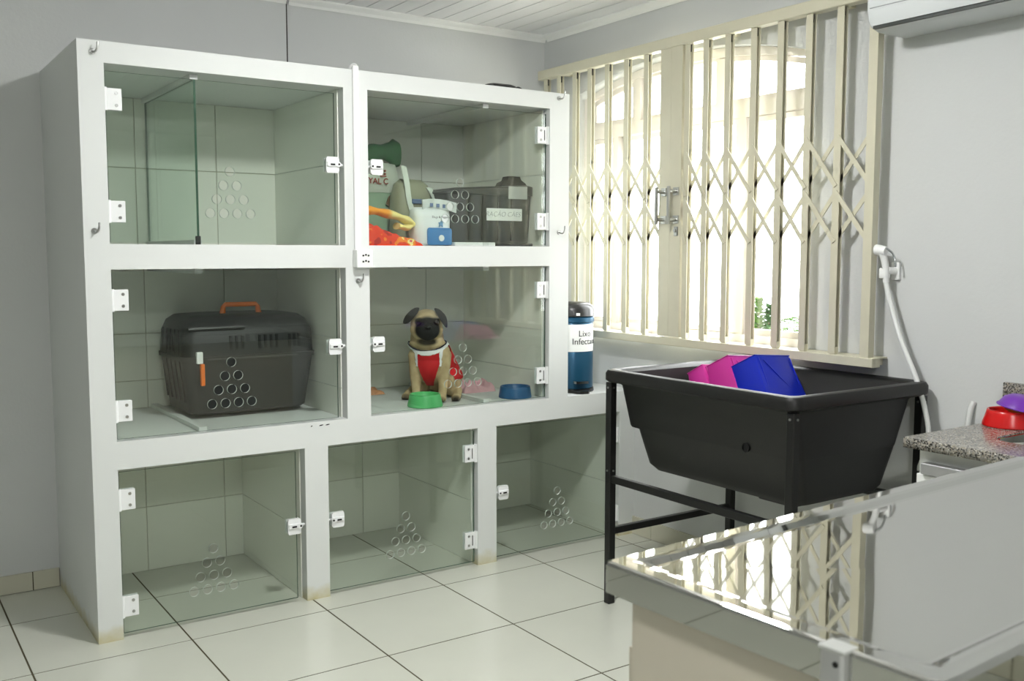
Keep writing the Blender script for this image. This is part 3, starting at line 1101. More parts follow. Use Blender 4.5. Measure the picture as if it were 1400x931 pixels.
# ------------------------------------------------------------------ sink counter
CX0, CY1, CZ = 2.496, 1.675, .805
co = thing('sink_cabinet', 'white sink cabinet with aluminium handle strip under the granite counter', 'cabinet', ((CX0 + XW) / 2, .9, 0))
CO = Vector(co.location)
def cpart(name, x0, x1, y0, y1, z0, z1, mat, bev=.0, par=None):
    return obj(name, bx(x0 - CO.x, x1 - CO.x, y0 - CO.y, y1 - CO.y, z0, z1, bev=bev, seg=1), mat, par or co)
cpart('carcass', CX0 + .05, XW - .012, .15, CY1 - .022, .08, CZ - .034, 'cabinet_white')
cpart('plinth', CX0 + .09, XW - .015, .17, CY1 - .03, 0.0, .08, 'cabinet_white')
for k in range(3):
    y1_ = CY1 - .026 - k * .5
    d = cpart('door', CX0 + .030, CX0 + .049, max(.152, y1_ - .494), y1_, .085, .700, 'cabinet_white', .002)
    cpart('handle_strip', CX0 + .018, CX0 + .049, max(.152, y1_ - .494), y1_ - .02, .703, .735, 'aluminium', .002)
ct = thing('granite_counter', 'speckled grey granite counter with a sunken sink', 'counter', ((CX0 + XW) / 2, .9, CZ))
GOc = Vector(ct.location)
SX0, SX1, SY0, SY1 = 2.665, 2.965, 1.04, 1.525
hole = [(p[0], p[1]) for p in rrect(SX0, SX1, SY0, SY1, .07, 0, 6)]
me = curve_mesh([[(CX0, .13), (XW - .002, .13), (XW - .002, CY1), (CX0, CY1)], hole], .030, lambda u, v, w_: (u - GOc.x, v - GOc.y, w_ - .015))
link('worktop', me, 'granite', ct)
obj('backsplash', bx(XW - .022 - GOc.x, XW - .002 - GOc.x, .13 - GOc.y, 1.685 - GOc.y, .0005, .118, bev=.001, seg=1), 'granite', ct)
bm = bmesh.new()
loft(bm, [off2 for off2 in [[(p[0] - GOc.x, p[1] - GOc.y, p[2]) for p in rrect(SX0 - a, SX1 + a, SY0 - a, SY1 + a, r, z, 6)] for a, r, z in ((.018, .08, -.0305), (-.0005, .07, -.0305), (-.0005, .07, -.004), (-.006, .066, -.006), (-.02, .06, -.12), (-.06, .05, -.15))]], capa=False)
obj('sink_bowl', bm, 'stainless', ct, smooth=40)

def pet_bowl(name, label, loc, r, h, mat, flare=1.18):
    t = thing(name, label, 'bowl', loc)
    bm = bmesh.new()
    ro, rb = r, r * flare
    lathe(bm, [(rb * .96, 0), (rb, .003), (rb * .985, .010), (ro * 1.03, h * .82), (ro * 1.01, h * .95), (ro * .97, h), (ro * .90, h * .97), (ro * .82, h * .55), (ro * .60, h * .30), (ro * .02, h * .28)], 40, capb=False)
    obj('body', bm, mat, t, smooth=50)
    bm = bmesh.new()
    lathe(bm, [(ro * .985, h * .965), (ro * 1.0, h * 1.01), (ro * .97, h * 1.03), (ro * .93, h * 1.01), (ro * .91, h * .965)], 40, capb=False, capt=False)
    obj('rim', bm, mat, t, smooth=60)
    return t
pet_bowl('pet_bowl', 'red plastic pet bowl beside the sink on the granite counter', (2.925, 1.600, CZ), .066, .050, 'red_bowl', 1.2)
def open_bowl(label, loc, r, h, mat, tilt):
    t = thing('pet_bowl', label, 'bowl', loc)
    bm = bmesh.new()
    lathe(bm, [(r * .55, 0), (r * .8, h * .3), (r, h), (r * 1.03, h), (r * 1.03, h * .93), (r * 1.0, h * .9), (r * .94, h), (r * .74, h * .34), (r * .02, h * .12)], 36)
    o = obj('body', bm, mat, t, smooth=50)
    o.rotation_euler = tilt
    return t
open_bowl('yellow plastic bowl nested in the red bowl, under the purple one', (2.940, 1.575, CZ + .040), .060, .03, 'yellow_plastic', (.1, 0.05, 0))
open_bowl('purple plastic bowl lying upside down on top of the red bowl', (2.932, 1.560, CZ + .094), .072, .035, 'purple_plastic', (pi + .16, .05, 0))

# ------------------------------------------------------------------ stainless examination table
EX0, EX1, EY0, EY1, EZ = .962, 2.30, .60, 1.165, .850
ERZ = radians(2.9)
et = thing('examination_table', 'stainless steel examination table in the right foreground', 'table', (EX0, EY1, 0), ERZ)
W_, D_ = EX1 - EX0, EY1 - EY0
bm = bmesh.new()
loops = []
for ins, z, r in ((.012, -.048, .010), (0, -.050, .012), (0, -.006, .012), (.002, -.002, .011), (.007, 0, .009), (.030, .0, .012), (.040, -.002, .012), (.052, -.008, .012), (.060, -.009, .012)):
    loops.append([(p[0], p[1], EZ + p[2]) for p in rrect(ins, W_ - ins, -D_ + ins, -ins, r, z, 4)])
R_ = loft(bm, loops, capa=False, capb=False)
# cross-broken centre: four shallow facets falling to a short middle line
iv = R_[-1]
m1 = bm.verts.new((.060 + .30, -D_ / 2, EZ - .0104))
m2 = bm.verts.new((W_ - .060 - .30, -D_ / 2, EZ - .0104))
n = len(iv)
q4 = n // 4
def fan(seq, apexes):
    for a, b in zip(seq, seq[1:]):
        bm.faces.new((a, b, apexes))
# corners of rrect run: (x1,y1) (x0,y1) (x0,y0) (x1,y0), q4 verts each
mid = [iv[k * q4 + q4 // 2] for k in range(4)]
def rng(i, j):
    out = [iv[i]]
    while i != j:
        i = (i + 1) % n
        out.append(iv[i])
    return out
idx = [k * q4 + q4 // 2 for k in range(4)]
s_top = rng(idx[0], idx[1]); s_left = rng(idx[1], idx[2]); s_bot = rng(idx[2], idx[3]); s_right = rng(idx[3], idx[0])
bm.faces.new(s_top + [m1, m2])
fan(s_left, m1)
bm.faces.new(s_bot + [m2, m1])
fan(s_right, m2)
top_ = obj('top', bm, 'stainless', et, smooth=4.0)
for p in top_.data.polygons:
    if p.normal.z > .999 and p.area > .0005 and p.center.z < EZ - .0089:
        p.use_smooth = False
obj('side_panel', bx(.022, .040, -.43, -.045, 0, EZ - .052), 'laminate', et)
obj('side_panel', bx(.026, .044, -.45, -.035, 0.001, .715), 'laminate', et)
obj('back_panel', bx(.060, W_ - .05, -.060, -.045, 0, EZ - .052), 'laminate', et)
obj('back_panel', bx(W_ - .05, W_ - .03, -D_ + .03, -.045, 0, EZ - .052), 'laminate', et)
bm = bmesh.new()
loft(bm, [rrect(-.012, .016, -.442, -.408, .006, z, 3) for z in (0, EZ - .004)])
obj('upright', bm, 'aluminium', et, smooth=40)
obj('upright_cap', bx(-.013, .018, -.444, -.406, EZ - .004, EZ + .001, bev=.001, seg=1), 'pale_grey', et)
bm = bmesh.new()
tube(bm, [(-.0135, -.432, EZ - .018), (-.0115, -.432, EZ - .018)], .004, 8)
obj('screw_hole', bm, 'hole_dark', et)
for xx in (.2, W_ - .1):
    obj('leg', bx(xx, xx + .035, -D_ + .03, -D_ + .065, 0, EZ - .052, bev=.003, seg=1), 'aluminium', et)

# ------------------------------------------------------------------ bin for infectious waste on the ledge
wc = thing('pedal_bin', 'dark blue pedal bin with a white paper notice on the ledge by the kennel', 'bin', (2.795, 3.625, ZD))
bm = bmesh.new()
r = .098
lathe(bm, [(r - .004, .016), (r, .020), (r, .318), (r - .003, .322)], 48)
obj('body', bm, 'can_blue', wc, smooth=40)
bm = bmesh.new()
lathe(bm, [(r + .003, 0), (r + .005, .004), (r + .004, .016), (r - .002, .0165)], 48)
obj('base_ring', bm, 'can_black', wc, smooth=40)
bm = bmesh.new()
lathe(bm, [(r - .004, .3225), (r + .004, .324), (r + .004, .345), (r - .001, .349)], 48)
obj('collar', bm, 'can_blue', wc, smooth=40)
bm = bmesh.new()
lathe(bm, [(r - .003, .3495), (r + .004, .352), (r + .003, .385), (r - .006, .400), (r * .75, .412), (r * .3, .417), (.002, .418)], 48)
obj('lid', bm, 'can_black', wc, smooth=50)
VA = math.atan2(0 - 3.625, 0 - 2.795)      # toward the room
bm = bmesh.new()
loft(bm, [[(cos(VA + .4) * a - sin(VA + .4) * b, sin(VA + .4) * a + cos(VA + .4) * b, z) for a, b in ((.085, -.05), (.135, -.032), (.148, -.02), (.148, .02), (.135, .032), (.085, .05))] for z in (.001, .014)])
obj('pedal', bm, 'can_black', wc)
bm = bmesh.new()
loft(bm, [[(cos(VA + .4) * a - sin(VA + .4) * b, sin(VA + .4) * a + cos(VA + .4) * b, z) for a, b in ((.098, -.035), (.126, -.03), (.126, .03), (.098, .035))] for z in (.045, .056)])
obj('pedal_plate', bm, 'chrome', wc)
bm = bmesh.new()
rp = r + .0012
def sheet(a0, a1, z0, z1, rad, nseg=30, th=.0006):
    lo, hi, lo2, hi2 = [], [], [], []
    for k in range(nseg + 1):
        a = a0 + (a1 - a0) * k / nseg
        for lst, rr_, z in ((lo, rad, z0), (hi, rad, z1), (lo2, rad + th, z0), (hi2, rad + th, z1)):
            lst.append(bm.verts.new((rr_ * cos(a), rr_ * sin(a), z)))
    for k in range(nseg):
        bm.faces.new((lo2[k], lo2[k + 1], hi2[k + 1], hi2[k]))
        bm.faces.new((lo[k], hi[k], hi[k + 1], lo[k + 1]))
        bm.faces.new((hi[k], hi2[k], hi2[k + 1], hi[k + 1]))
        bm.faces.new((lo[k], lo[k + 1], lo2[k + 1], lo2[k]))
sheet(VA - 1.35, VA + 1.35, .190, .315, rp)
nt = obj('notice', bm, 'paper', wc, smooth=40)
for s_, zz, shift in (('Lixo', .272, -.015), ('Infectante', .236, 0.0)):
    me = text_mesh(s_, .040, .0003)
    for v in me.vertices:
        # text x runs anticlockwise seen from the room
        ang = VA + .80 + (v.co.x + shift) / rp
        rr_ = rp + .0012 + v.co.z
        v.co = (rr_ * cos(ang), rr_ * sin(ang), zz + v.co.y)
    link('lettering', me, 'ink', nt)
bm = bmesh.new()
sheet(VA + .18, VA + .36, .356, .368, r + .0045, 6)
obj('sticker', bm, 'paper', wc)

# ------------------------------------------------------------------ pet carrier, middle left compartment
pc = thing('pet_carrier', 'large dark grey plastic pet carrier with orange handle in the middle left compartment', 'pet carrier', (1.302, 3.925, ZD + .016))
def crate_loops(spec, n=6):
    return [rrect(-a, a, -b, b, r_, z, n) for a, b, r_, z in spec]
bm = bmesh.new()
loft(bm, crate_loops([(.222, .150, .04, 0), (.238, .166, .05, .010), (.262, .190, .05, .200), (.264, .192, .05, .215)]))
obj('lower_shell', bm, 'dark_grey_plastic', pc, smooth=40)
bm = bmesh.new()
loft(bm, crate_loops([(.269, .198, .05, .212), (.270, .199, .05, .228), (.265, .194, .05, .229), (.260, .186, .05, .320), (.246, .168, .05, .360), (.222, .142, .05, .380), (.16, .09, .05, .386)]))
up_ = obj('upper_shell', bm, 'dark_grey_plastic', pc, smooth=40)
bm = bmesh.new()
tube(bm, [(-.075, -.06, .376), (-.07, -.06, .410), (-.062, -.06, .420), (.062, -.06, .420), (.07, -.06, .410), (.075, -.06, .376)], [.012, .010, .010, .010, .010, .012], 10)
obj('handle', bm, 'orange_plastic', pc, smooth=40)
for k, xx in enumerate((-.085, -.062, -.039, .03, .053, .076, .099, .152, .172, .192)):
    obj('vent', bx(xx - .005, xx + .005, -.1925, -.180, .252, .305), 'hole_dark', pc)
for k in range(3):
    obj('vent', bx(-.266, -.252, -.05 + .045 * k, -.035 + .045 * k, .245, .305), 'hole_dark', pc)
obj('seam_rib', bx(-.18, .18, -.201, -.196, .216, .222), 'grey_crate', pc)
obj('latch', bx(-.222, -.198, -.207, -.190, .205, .250, bev=.003), 'white_plastic', pc)
obj('latch', bx(-.207, -.192, -.207, -.188, .120, .204, bev=.003), 'orange_plastic', pc)
bm = bmesh.new()
tube(bm, [(-.245, -.180, .335), (-.03, -.186, .338)], .009, 8)
obj('hinge_rod', bm, 'black_metal', pc)
tube_ = bmesh.new()
for k in range(5):
    tube(tube_, [(-.246, -.12 + .06 * k, .05), (-.263, -.12 + .06 * k, .20), (-.260, -.11 + .055 * k, .33)], .004, 6)
obj('door_grid', tube_, 'black_metal', pc)

# ------------------------------------------------------------------ upper right compartment
# grey crate with handwritten label
cr_ = thing('storage_crate', 'grey plastic crate with a handwritten paper strip in the upper right compartment', 'crate', (2.330, 3.735, ZB + .0165))
bm = bmesh.new()
loft(bm, [rrect(-.215, .205, -.135, .155, .025, 0, 4), rrect(-.228, .212, -.145, .165, .025, .19, 4), rrect(-.230, .213, -.147, .167, .025, .205, 4)])
obj('body', bm, 'grey_crate', cr_, smooth=40)
bm = bmesh.new()
lid = []
for ins, za, zb in ((-.006, .206, .206), (-.006, .216, .246), (.012, .224, .254)):
    lid.append([(p[0], p[1], za + (zb - za) * min(1, max(0, (p[0] + .23) / .2))) for p in rrect(-.230 + ins, .213 - ins, -.147 + ins, .167 - ins, .025, 0, 4)])
loft(bm, lid)
obj('lid', bm, 'grey_crate', cr_, smooth=40)
bm = bmesh.new()
loft(bm, [[(a_, y_, b_) for a_, b_ in ((.045, .236), (.062, .262), (.085, .272), (.092, .290), (.150, .290), (.158, .274), (.180, .262), (.198, .236))] for y_ in (-.135, -.085)])
obj('handle', bm, 'black_plastic', cr_, smooth=50)
obj('grey_patch', bx(.075, .175, -.157, -.1535, .19, .245, bev=.001, seg=1), 'pale_grey', cr_)  # flat pale grey patch over the crate's front edge
for xx in (-.12, -.05, .03, .10):
    obj('rib', bx(xx - .004, xx + .004, -.149, -.139, .01, .2), 'dark_grey_plastic', cr_)
lb_ = obj('paper_label', bx(-.035, .150, -.1515, -.1495, .095, .148), 'paper', cr_)
me = text_mesh('RAÇÃO CÃES', .030, .0002, .25, -.0008)
link('handwriting', me, 'pencil_ink', lb_, loc=(.050, -.1519, .122), rot=(pi / 2, 0, 0))
tag(obj('plastic_tray', bx(-.10, .10, -.03, .06, 0, .016, bev=.003), 'white_plastic', None, loc=(2.195, YC + .075, ZB + .0002)), 'flat white plastic tray lying in front under the grey crate', 'tray')
tag(obj('floor_mat', bx(-.10, .085, -.03, .06, 0, .013, bev=.002), 'black_plastic', None, loc=(2.405, YC + .075, ZB + .0002)), 'thin black mat lying in front under the grey crate', 'mat')

def lump(prof, wob, seed, n=28, m=None):
    """soft bag: stacked rounded loops with crumple noise; prof = (half width, half depth, z)"""
    bm = bmesh.new()
    loops = []
    for a, b, z in prof:
        lp_ = []
        for k in range(n):
            t = 2 * pi * k / n
            cx_, sy_ = cos(t), sin(t)
            e = .62
            x_ = a * math.copysign(abs(cx_) ** e, cx_)
            y_ = b * math.copysign(abs(sy_) ** e, sy_)
            nn = noise.noise_vector(Vector((x_ * 9 + seed, y_ * 9, z * 9)))
            g = wob * min(1, z / .03)
            lp_.append((x_ + nn.x * g, y_ + nn.y * g, max(0.0, z + nn.z * g * .6)))
        loops.append(lp_)
    loft(bm, loops)
    return bm
SZ = ZB + .0005
fs = thing('feed_sack', 'tall pet food sack with rolled green top at the left of the upper right compartment', 'sack', (1.912, 3.925, SZ))
obj('body', lump([(.10, .07, 0), (.112, .085, .02), (.118, .09, .12), (.115, .088, .22), (.11, .08, .30), (.10, .05, .35)], .012, 1.3), 'sack_greenish', fs, smooth=70)
obj('white_band', lump([(.116, .090, .23), (.119, .092, .25), (.118, .088, .31), (.108, .060, .355), (.09, .03, .36)], .008, 1.3), 'sack_pale', fs, smooth=70)
bm = bmesh.new()
rings = []
for k in range(19):
    xx = -.14 + .28 * k / 18
    rz_ = .040 + .008 * sin(k * .9) + (.016 if k > 15 else 0)
    zc = .392 + .010 * sin(k * .45 + 2.2) + .02 * max(0, (k - 6) / 12)
    rings.append((xx, zc, rz_))
L2 = []
for xx, zc, rz_ in rings:
    L2.append([(xx, .026 * cos(2 * pi * j / 14), zc + rz_ * sin(2 * pi * j / 14)) for j in range(14)])
loft(bm, L2)
obj('rolled_top', bm, 'sack_green', fs, smooth=60)
me = text_mesh('ROYAL C', .034, .0004, 0, .0006)
for v in me.vertices:
    xx = v.co.x - .035
    v.co = (xx, -.1005 + .6 * xx * xx - v.co.z, .275 + v.co.y + .9 * xx * xx)
link('lettering', me, 'print_red', fs)
bm = bmesh.new()
for dx, dz in ((-.006, 0), (.008, 0), (-.006, .013), (.008, .013)):
    tube(bm, [(.012 + dx, -.103, .308 + dz), (.012 + dx, -.097, .308 + dz)], .0045, 8)
box(bm, -.002, .026, -.103, -.097, .296, .301)
obj('crown_print', bm, 'print_red', fs)
bm = bmesh.new()
loft(bm, [[(.035 + a, y, .16 + b) for a, b in ((0, .05), (.014, .062), (.02, .05), (.018, .02), (.012, -.02), (.0, -.018), (.004, .01), (-.012, .02))] for y in (-.104, -.098)])
obj('brown_print', bm, 'print_brown', fs)

tb_ = thing('tote_bag', 'grey green shopping bag with pale straps between the sack and the white package', 'bag', (2.020, 3.760, SZ))
obj('body', lump([(.075, .055, 0), (.085, .06, .02), (.092, .062, .12), (.09, .058, .20), (.078, .045, .26), (.05, .028, .285)], .012, 4.1), 'bag_olive', tb_, smooth=70)
for pth in ([(-.062, -.058, .335), (-.052, -.066, .27), (-.044, -.07, .20), (-.028, -.072, .14), (-.014, -.072, .09)], [(.060, -.055, .25), (.078, -.064, .215), (.090, -.07, .17), (.094, -.070, .12)]):
    bm = bmesh.new()
    pts = smoothpath(pth, 5)
    loft(bm, [[(p.x - .013, p.y, p.z), (p.x + .013, p.y + .002, p.z), (p.x + .013, p.y + .005, p.z), (p.x - .013, p.y + .003, p.z)] for p in pts])
    obj('strap', bm, 'strap_pale', tb_)
obj('zip_label', bx(-.03, .068, -.074, -.066, .178, .198, bev=.002, seg=1), 'print_blue', tb_)

pk = thing('pad_package', 'white and blue plastic package in front of the tote bag', 'package', (2.020, 3.595, SZ))
obj('wrapper', lump([(.072, .04, 0), (.084, .048, .012), (.086, .05, .06), (.086, .05, .12), (.084, .042, .146), (.072, .018, .158)], .006, 8.8), 'pack_white', pk, smooth=70)
obj('blue_panel', lump([(.054, .006, .004), (.058, .007, .010), (.059, .007, .06), (.056, .007, .070), (.05, .005, .074)], .001, 2.2), 'pack_blue', pk, loc=(.018, -.052, 0), smooth=60)
bm = bmesh.new()
rr2 = random.Random(5)
L3 = []
for k in range(9):
    t = k / 8
    xx = -.055 + .15 * t
    zc = .168 + .012 * sin(3 * t) - .012 * t
    L3.append([(xx + rr2.uniform(-.004, .004), -.035 + .02 * sin(5 * t) + a, zc + b) for a, b in ((-.006, -.022), (-.002, .020), (.006, .020), (.004, -.022))])
loft(bm, L3)
obj('loose_flap', bm, 'pack_clear', pk, smooth=30)
for k in range(3):
    obj('print_square', bx(-.022 + .030 * k, -.008 + .030 * k, -.046, -.043, .160 - .002 * k, .175 - .002 * k), 'print_blue', pk)
me = text_mesh('Dogs & Puppies', .013, .0002)
link('lettering', me, 'ink', pk, loc=(.024, -.0535, .118), rot=(pi / 2, 0, 0))
bm = bmesh.new()
lathe(bm, [(.001, -.001), (.013, 0), (.013, .002), (.001, .003)], 16)
xform(bm, Matrix.Rotation(pi / 2, 4, 'X'))
obj('round_print', bm, 'pack_white', pk, loc=(.022, -.060, .032))
bm = bmesh.new()
loft(bm, [[(.022 + a, y, .082 + b) for a, b in ((-.010, -.004), (-.006, .004), (-.010, .014), (-.002, .016), (.004, .024), (.010, .018), (.008, .006), (.010, -.004), (.006, -.004), (.003, .002), (-.003, .002), (-.006, -.004))] for y in (-.0575, -.053)])
obj('blue_print', bm, 'pack_lightblue', pk)

def fold_cloth(w_, d, h, layers, wob, seed):
    bm = bmesh.new()
    for L in range(layers):
        z0, z1 = h * L / layers + .0006, h * (L + 1) / layers - .002
        nx = 14
        loops = []
        for i in range(nx + 1):
            t = i / nx
            xx = -w_ / 2 + w_ * t
            lp_ = []
            for j in range(16):
                a = 2 * pi * j / 16
                yy = d / 2 * math.copysign(abs(cos(a)) ** .5, cos(a))
                zz = (z0 + z1) / 2 + (z1 - z0) / 2 * math.copysign(abs(sin(a)) ** .7, sin(a))
                nn = noise.noise_vector(Vector((xx * 14 + seed, yy * 14, L * 3)))
                e = (1 if 0 < i < nx else .55)
                lp_.append((xx + nn.x * wob, yy * (1 if e == 1 else .9) + nn.y * wob, max(.0005 + z0 * 0, (z0 + z1) / 2 + (zz - (z0 + z1) / 2) * e + nn.z * wob * (1.2 if L else .4))))
            loops.append(lp_)
        loft(bm, loops)
    return bm
def heap(w_, d, hf, seed, wob, nx=44, ny=20):
    """draped pile of cloth: a height field closed underneath"""
    bm = bmesh.new()
    top, bot = [], []
    for i in range(nx + 1):
        for lst, z0 in ((top, 1), (bot, 0)):
            row = []
            for j in range(ny + 1):
                u, v = i / nx, j / ny
                edge = min(1, 6 * u, 6 * (1 - u), 5 * v, 5 * (1 - v))
                x_, y_ = -w_ / 2 + w_ * u, -d / 2 + d * v
                nn = noise.noise(Vector((x_ * 38 + seed, y_ * 30, seed)))
                n2_ = noise.noise(Vector((x_ * 16 - y_ * 22, seed * 2, 0)))
                z = max(.002, (hf(u) + wob * nn + wob * n2_) * edge ** .4) if z0 else 0.0
                row.append(bm.verts.new((x_, y_, z)))
            lst.append(row)
    for g_ in (top, bot):
        for i in range(nx):
            for j in range(ny):
                bm.faces.new((g_[i][j], g_[i + 1][j], g_[i + 1][j + 1], g_[i][j + 1]))
    ring = lambda g_: [g_[i][0] for i in range(nx)] + [g_[nx][j] for j in range(ny)] + [g_[i][ny] for i in range(nx, 0, -1)] + [g_[0][j] for j in range(ny, 0, -1)]
    ra, rb = ring(top), ring(bot)
    for k in range(len(ra)):
        bm.faces.new((ra[k], ra[(k + 1) % len(ra)], rb[(k + 1) % len(ra)], rb[k]))
    return bm
tag(obj('crumpled_towel', heap(.26, .10, lambda u: .014 + .082 * (1 - u) ** 1.15, 3.0, .012), 'towel_red', None, (1.815, YC + .095, SZ), None, 50),
    'red and orange patterned cloth heaped at the left of the upper right compartment', 'towel')
bm = bmesh.new()
P_ = smoothpath([(-.115, 0, .012), (-.04, -.004, .012), (.05, -.004, .002), (.098, -.002, -.012), (.104, .0, -.024), (.085, .002, -.036), (.045, .004, -.034)], 5)
L4 = []
for k, p in enumerate(P_):
    t_ = k / (len(P_) - 1)
    hz_ = .017 - .006 * t_ + .003 * sin(k * 1.1)
    dd_ = .040 - .008 * t_
    tn = (P_[min(k + 1, len(P_) - 1)] - P_[max(k - 1, 0)]).normalized()
    nn_ = Vector((-tn.z, 0, tn.x))
    L4.append([tuple(p + Vector((0, dd_ * cos(2 * pi * j / 14), 0)) + nn_ * hz_ * sin(2 * pi * j / 14)) for j in range(14)])
loft(bm, L4)
tag(obj('folded_towel', bm, 'towel_orange', None, (1.815, YC + .105, SZ + .118), (0, .10, 0), 70),
    'folded yellow and orange towel lying on top of the red cloth', 'towel')

# ------------------------------------------------------------------ middle right compartment
FZ = ZD + .0005
pet_bowl('pet_bowl', 'green plastic pet bowl in front of the sitting dog', (1.985, YC + .112, FZ), .064, .052, 'green_bowl', 1.17)
pet_bowl('pet_bowl', 'blue plastic pet bowl in the right corner of the dog compartment', (2.445, YC + .115, FZ), .066, .050, 'blue_bowl', 1.12)
tag(obj('crumpled_cloth', heap(.17, .13, lambda u: .034 + .014 * sin(8 * u), 6.0, .030), 'cloth_pink', None, (2.395, 3.86, FZ), None, 70), 'crumpled pale pink cloth behind the dog', 'cloth')
tag(obj('crumpled_cloth', heap(.15, .12, lambda u: .016 + .006 * sin(9 * u), 2.0, .016), 'cloth_orange', None, (1.93, 4.05, FZ), None, 70), 'crumpled orange cloth in the back corner left of the dog', 'cloth')

# dog: one continuous body surface
DLOC, DRZ = (2.105, 3.735, FZ), radians(-38)
dog = thing('pug_dog', 'fawn pug with black face sitting in the middle right compartment wearing red harness', 'dog', DLOC, DRZ)
bm = bmesh.new()
def ell(c, r, rot=None, sub=3):
    ret = bmesh.ops.create_icosphere(bm, subdivisions=sub, radius=1.0)
    M = Matrix.Translation(c) @ (rot or Matrix.Identity(4)) @ Matrix.Diagonal((r[0], r[1], r[2], 1))
    bmesh.ops.transform(bm, matrix=M, verts=ret['verts'])
def cap(pts, rs):
    for (p, q_), (ra, rb) in zip(zip(pts, pts[1:]), zip(rs, rs[1:])):
        P, Q = Vector(p), Vector(q_)
        for k in range(7):
            t = k / 6
            c = P.lerp(Q, t)
            rr_ = ra + (rb - ra) * t
            ell(c, (rr_, rr_, rr_), sub=2)
HROT = Matrix.Rotation(HT, 4, 'Z')
ell(HR((-.022, -.055, .335)), (.070, .062, .066), HROT)           # skull
ell(HR((-.022, -.062, .312)), (.072, .055, .050), HROT)           # cheeks
ell(HR((-.022, -.105, .310)), (.052, .034, .040), HROT)           # muzzle
ell(HR((-.040, -.118, .302)), (.028, .022, .026), HROT)           # left lip
ell(HR((-.004, -.118, .302)), (.028, .022, .026), HROT)           # right lip
ell(HR((-.022, -.112, .282)), (.030, .022, .016), HROT)           # chin
ell(HR((-.022, -.114, .342)), (.022, .016, .010), HROT)           # nose fold
ell(HR((-.055, -.090, .362)), (.020, .016, .012), HROT)           # brow
ell(HR((.011, -.090, .362)), (.020, .016, .012), HROT)            # brow
ell((-.018, -.012, .272), (.074, .062, .060))           # neck
ell((-.014, -.030, .250), (.080, .058, .036))           # neck folds
ell((-.006, .000, .205), (.088, .074, .070))            # chest top
ell((-.004, .002, .150), (.078, .076, .085))            # chest
ell((.008, .070, .150), (.084, .090, .085))             # barrel
ell((.014, .130, .100), (.090, .085, .090))             # rump
ell((.078, .085, .072), (.045, .085, .070))             # right thigh
ell((-.060, .090, .072), (.045, .085, .070))            # left thigh
cap([(-.066, -.020, .195), (-.068, -.034, .110), (-.060, -.052, .035), (-.058, -.062, .020)], [.036, .025, .0195, .020])
cap([(.056, -.018, .195), (.058, -.034, .110), (.054, -.052, .035), (.052, -.062, .020)], [.036, .025, .0195, .020])
for sx_ in (-.058, .052):
    ell((sx_, -.078, .015), (.024, .032, .0165))
    for k in (-1, 0, 1):
        ell((sx_ + k * .013, -.100, .011), (.0085, .013, .0105), sub=2)
cap([(.100, .060, .030), (.112, -.010, .018)], [.028, .020])
cap([(-.088, .070, .030), (-.108, .010, .018)], [.028, .020])
for cx_, cy_ in ((.112, -.035), (-.112, -.008)):
    ell((cx_, cy_, .014), (.021, .032, .0155))
    for k in (-1, 0, 1):
        ell((cx_ + k * .011, cy_ - .024, .010), (.008, .012, .010), sub=2)
cap([(.014, .205, .13), (.03, .222, .17), (.05, .215, .19), (.055, .195, .18)], [.020, .018, .016, .012])
tmp = link('tmp_dog', fin(bm, 'tmp'), None)
md = tmp.modifiers.new('r', 'REMESH')
md.mode = 'VOXEL'
md.voxel_size = .0045
md2 = tmp.modifiers.new('s', 'SMOOTH')
md2.factor = .5
md2.iterations = 5
bpy.context.view_layer.update()
bme = bpy.data.meshes.new_from_object(tmp.evaluated_get(bpy.context.evaluated_depsgraph_get()))
bpy.data.objects.remove(tmp)
bme.materials.clear()
body = link('body', bme, 'fawn_coat', dog, smooth=180)

def zneck(x, y):
    f = (x + .014) / .09
    return .218 + .030 * f * f + .16 * max(-.04, min(.12, y + .04))
def garment(name, test, mat, dist, par=dog):
    b2 = bmesh.new()
    b2.from_mesh(bme)
    b2.normal_update()
    dead = [f for f in b2.faces if not test(f.calc_center_median())]
    bmesh.ops.delete(b2, geom=dead, context='FACES')
    for v in b2.verts:
        v.co += v.normal * dist
    for _ in range(2):
        bmesh.ops.smooth_vert(b2, verts=[v for v in b2.verts if v.is_boundary], factor=.5, use_axis_x=True, use_axis_y=True, use_axis_z=True)
    r_ = bmesh.ops.solidify(b2, geom=b2.faces[:], thickness=-.0025)
    return obj(name, b2, mat, par, smooth=60)
def bibw(z):
    return .046 if z > .16 else .046 - (.16 - z) * .35
def vest(c):
    zn = zneck(c.x, c.y)
    if c.z > zn - .012:
        return False
    if c.y < -.005:
        return abs(c.x + .004) < bibw(c.z) and c.z > .055
    return c.y > .012 and c.y < .135 and c.z > .085 + .25 * max(0, c.y - .08)
hv = garment('harness', vest, 'harness_red', .004)
garment('neck_trim', lambda c: zneck(c.x, c.y) - .013 < c.z < zneck(c.x, c.y) + .009, 'harness_white', .0055, hv)
garment('neck_piping', lambda c: zneck(c.x, c.y) + .008 < c.z < zneck(c.x, c.y) + .014, 'harness_navy', .005, hv)
garment('leg_trim', lambda c: c.y < -.005 and bibw(c.z) - .002 < abs(c.x + .004) < bibw(c.z) + .012 and .15 < c.z < zneck(c.x, c.y) - .01, 'harness_white', .005, hv)
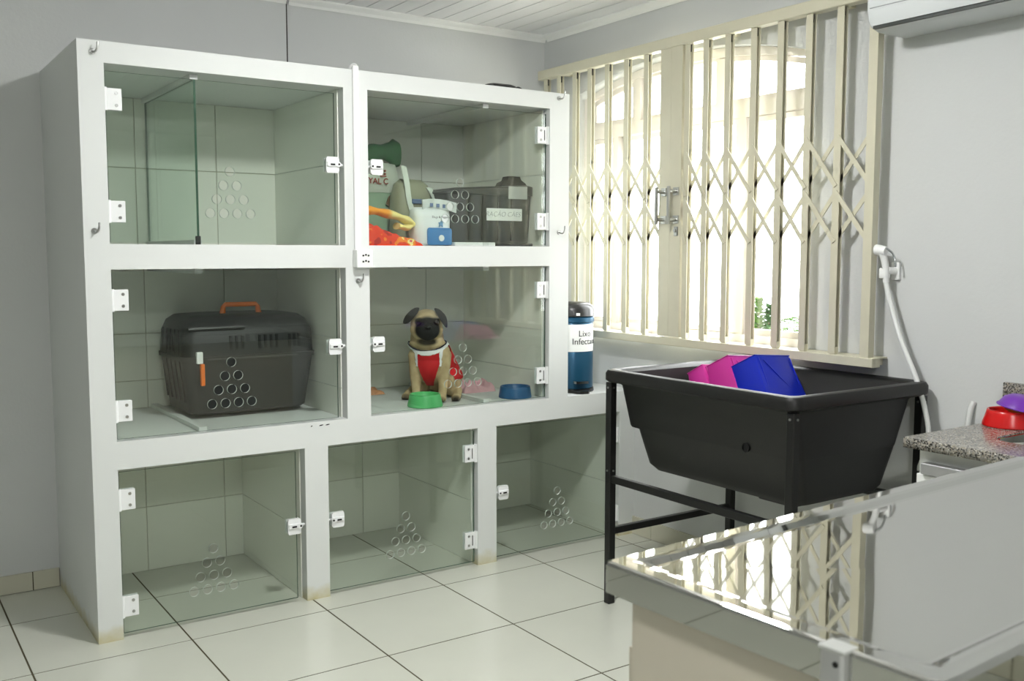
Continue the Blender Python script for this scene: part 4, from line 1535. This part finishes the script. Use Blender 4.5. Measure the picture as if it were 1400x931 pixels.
# ears: folded flaps
def ear(s):
    bm = bmesh.new()
    cx_ = -.022
    P = [(cx_ + .026, -.070, .408), (cx_ + .056, -.056, .402), (cx_ + .090, -.070, .366), (cx_ + .088, -.094, .312), (cx_ + .066, -.116, .334), (cx_ + .036, -.112, .384)]
    if s < 0:
        P = [(cx_ - .026, -.070, .410), (cx_ - .054, -.056, .408), (cx_ - .094, -.074, .374), (cx_ - .110, -.094, .338), (cx_ - .082, -.116, .340), (cx_ - .042, -.112, .386)]
    P = [Vector(HR(p)) for p in P]
    c = sum(P, Vector()) / 6 + Vector((0, -.010, .006))
    front = [bm.verts.new(p + Vector((0, -.003, .002))) for p in P]
    back = [bm.verts.new(p + Vector((0, .005, -.002))) for p in P]
    cf, cb = bm.verts.new(c), bm.verts.new(c + Vector((0, .010, -.004)))
    for k in range(6):
        j = (k + 1) % 6
        bm.faces.new((front[k], front[j], cf))
        bm.faces.new((back[j], back[k], cb))
        bm.faces.new((front[k], back[k], back[j], front[j]))
    bmesh.ops.subdivide_edges(bm, edges=bm.edges[:], cuts=2, use_grid_fill=True, smooth=.4)
    for _ in range(4):
        bmesh.ops.smooth_vert(bm, verts=bm.verts[:], factor=.5, use_axis_x=True, use_axis_y=True, use_axis_z=True)
    e = obj('ear', bm, 'ear_black', dog, smooth=60)
    e['label'] = 'black folded ear'
for s in (-1, 1):
    ear(s)
for s in (-1, 1):
    bm = bmesh.new()
    bmesh.ops.create_uvsphere(bm, u_segments=14, v_segments=10, radius=.0115)
    obj('eye', bm, 'eye_dark', dog, loc=HR((-.022 + s * .037, -.1115, .345)), smooth=180)
bm = bmesh.new()
bmesh.ops.create_uvsphere(bm, u_segments=14, v_segments=10, radius=1)
xform(bm, Matrix.Diagonal((.013, .008, .009, 1)))
obj('nose', bm, 'nose_black', dog, loc=HR((-.022, -.137, .326)), rot=(0, 0, HT), smooth=180)

# daylight enters through the window: portal for clean sampling of the sky
pl = bpy.data.lights.new('window_portal', 'AREA')
pl.shape = 'RECTANGLE'
pl.size, pl.size_y = WY1 - WY0, WZP - WZ0
pl.cycles.is_portal = True
po_ = bpy.data.objects.new('window_portal', pl)
COL.objects.link(po_)
po_.location = (XW + WT + .02, (WY0 + WY1) / 2, (WZ0 + WZP) / 2)
po_.rotation_euler = (0, pi / 2, 0)
po_['kind'] = 'helper'
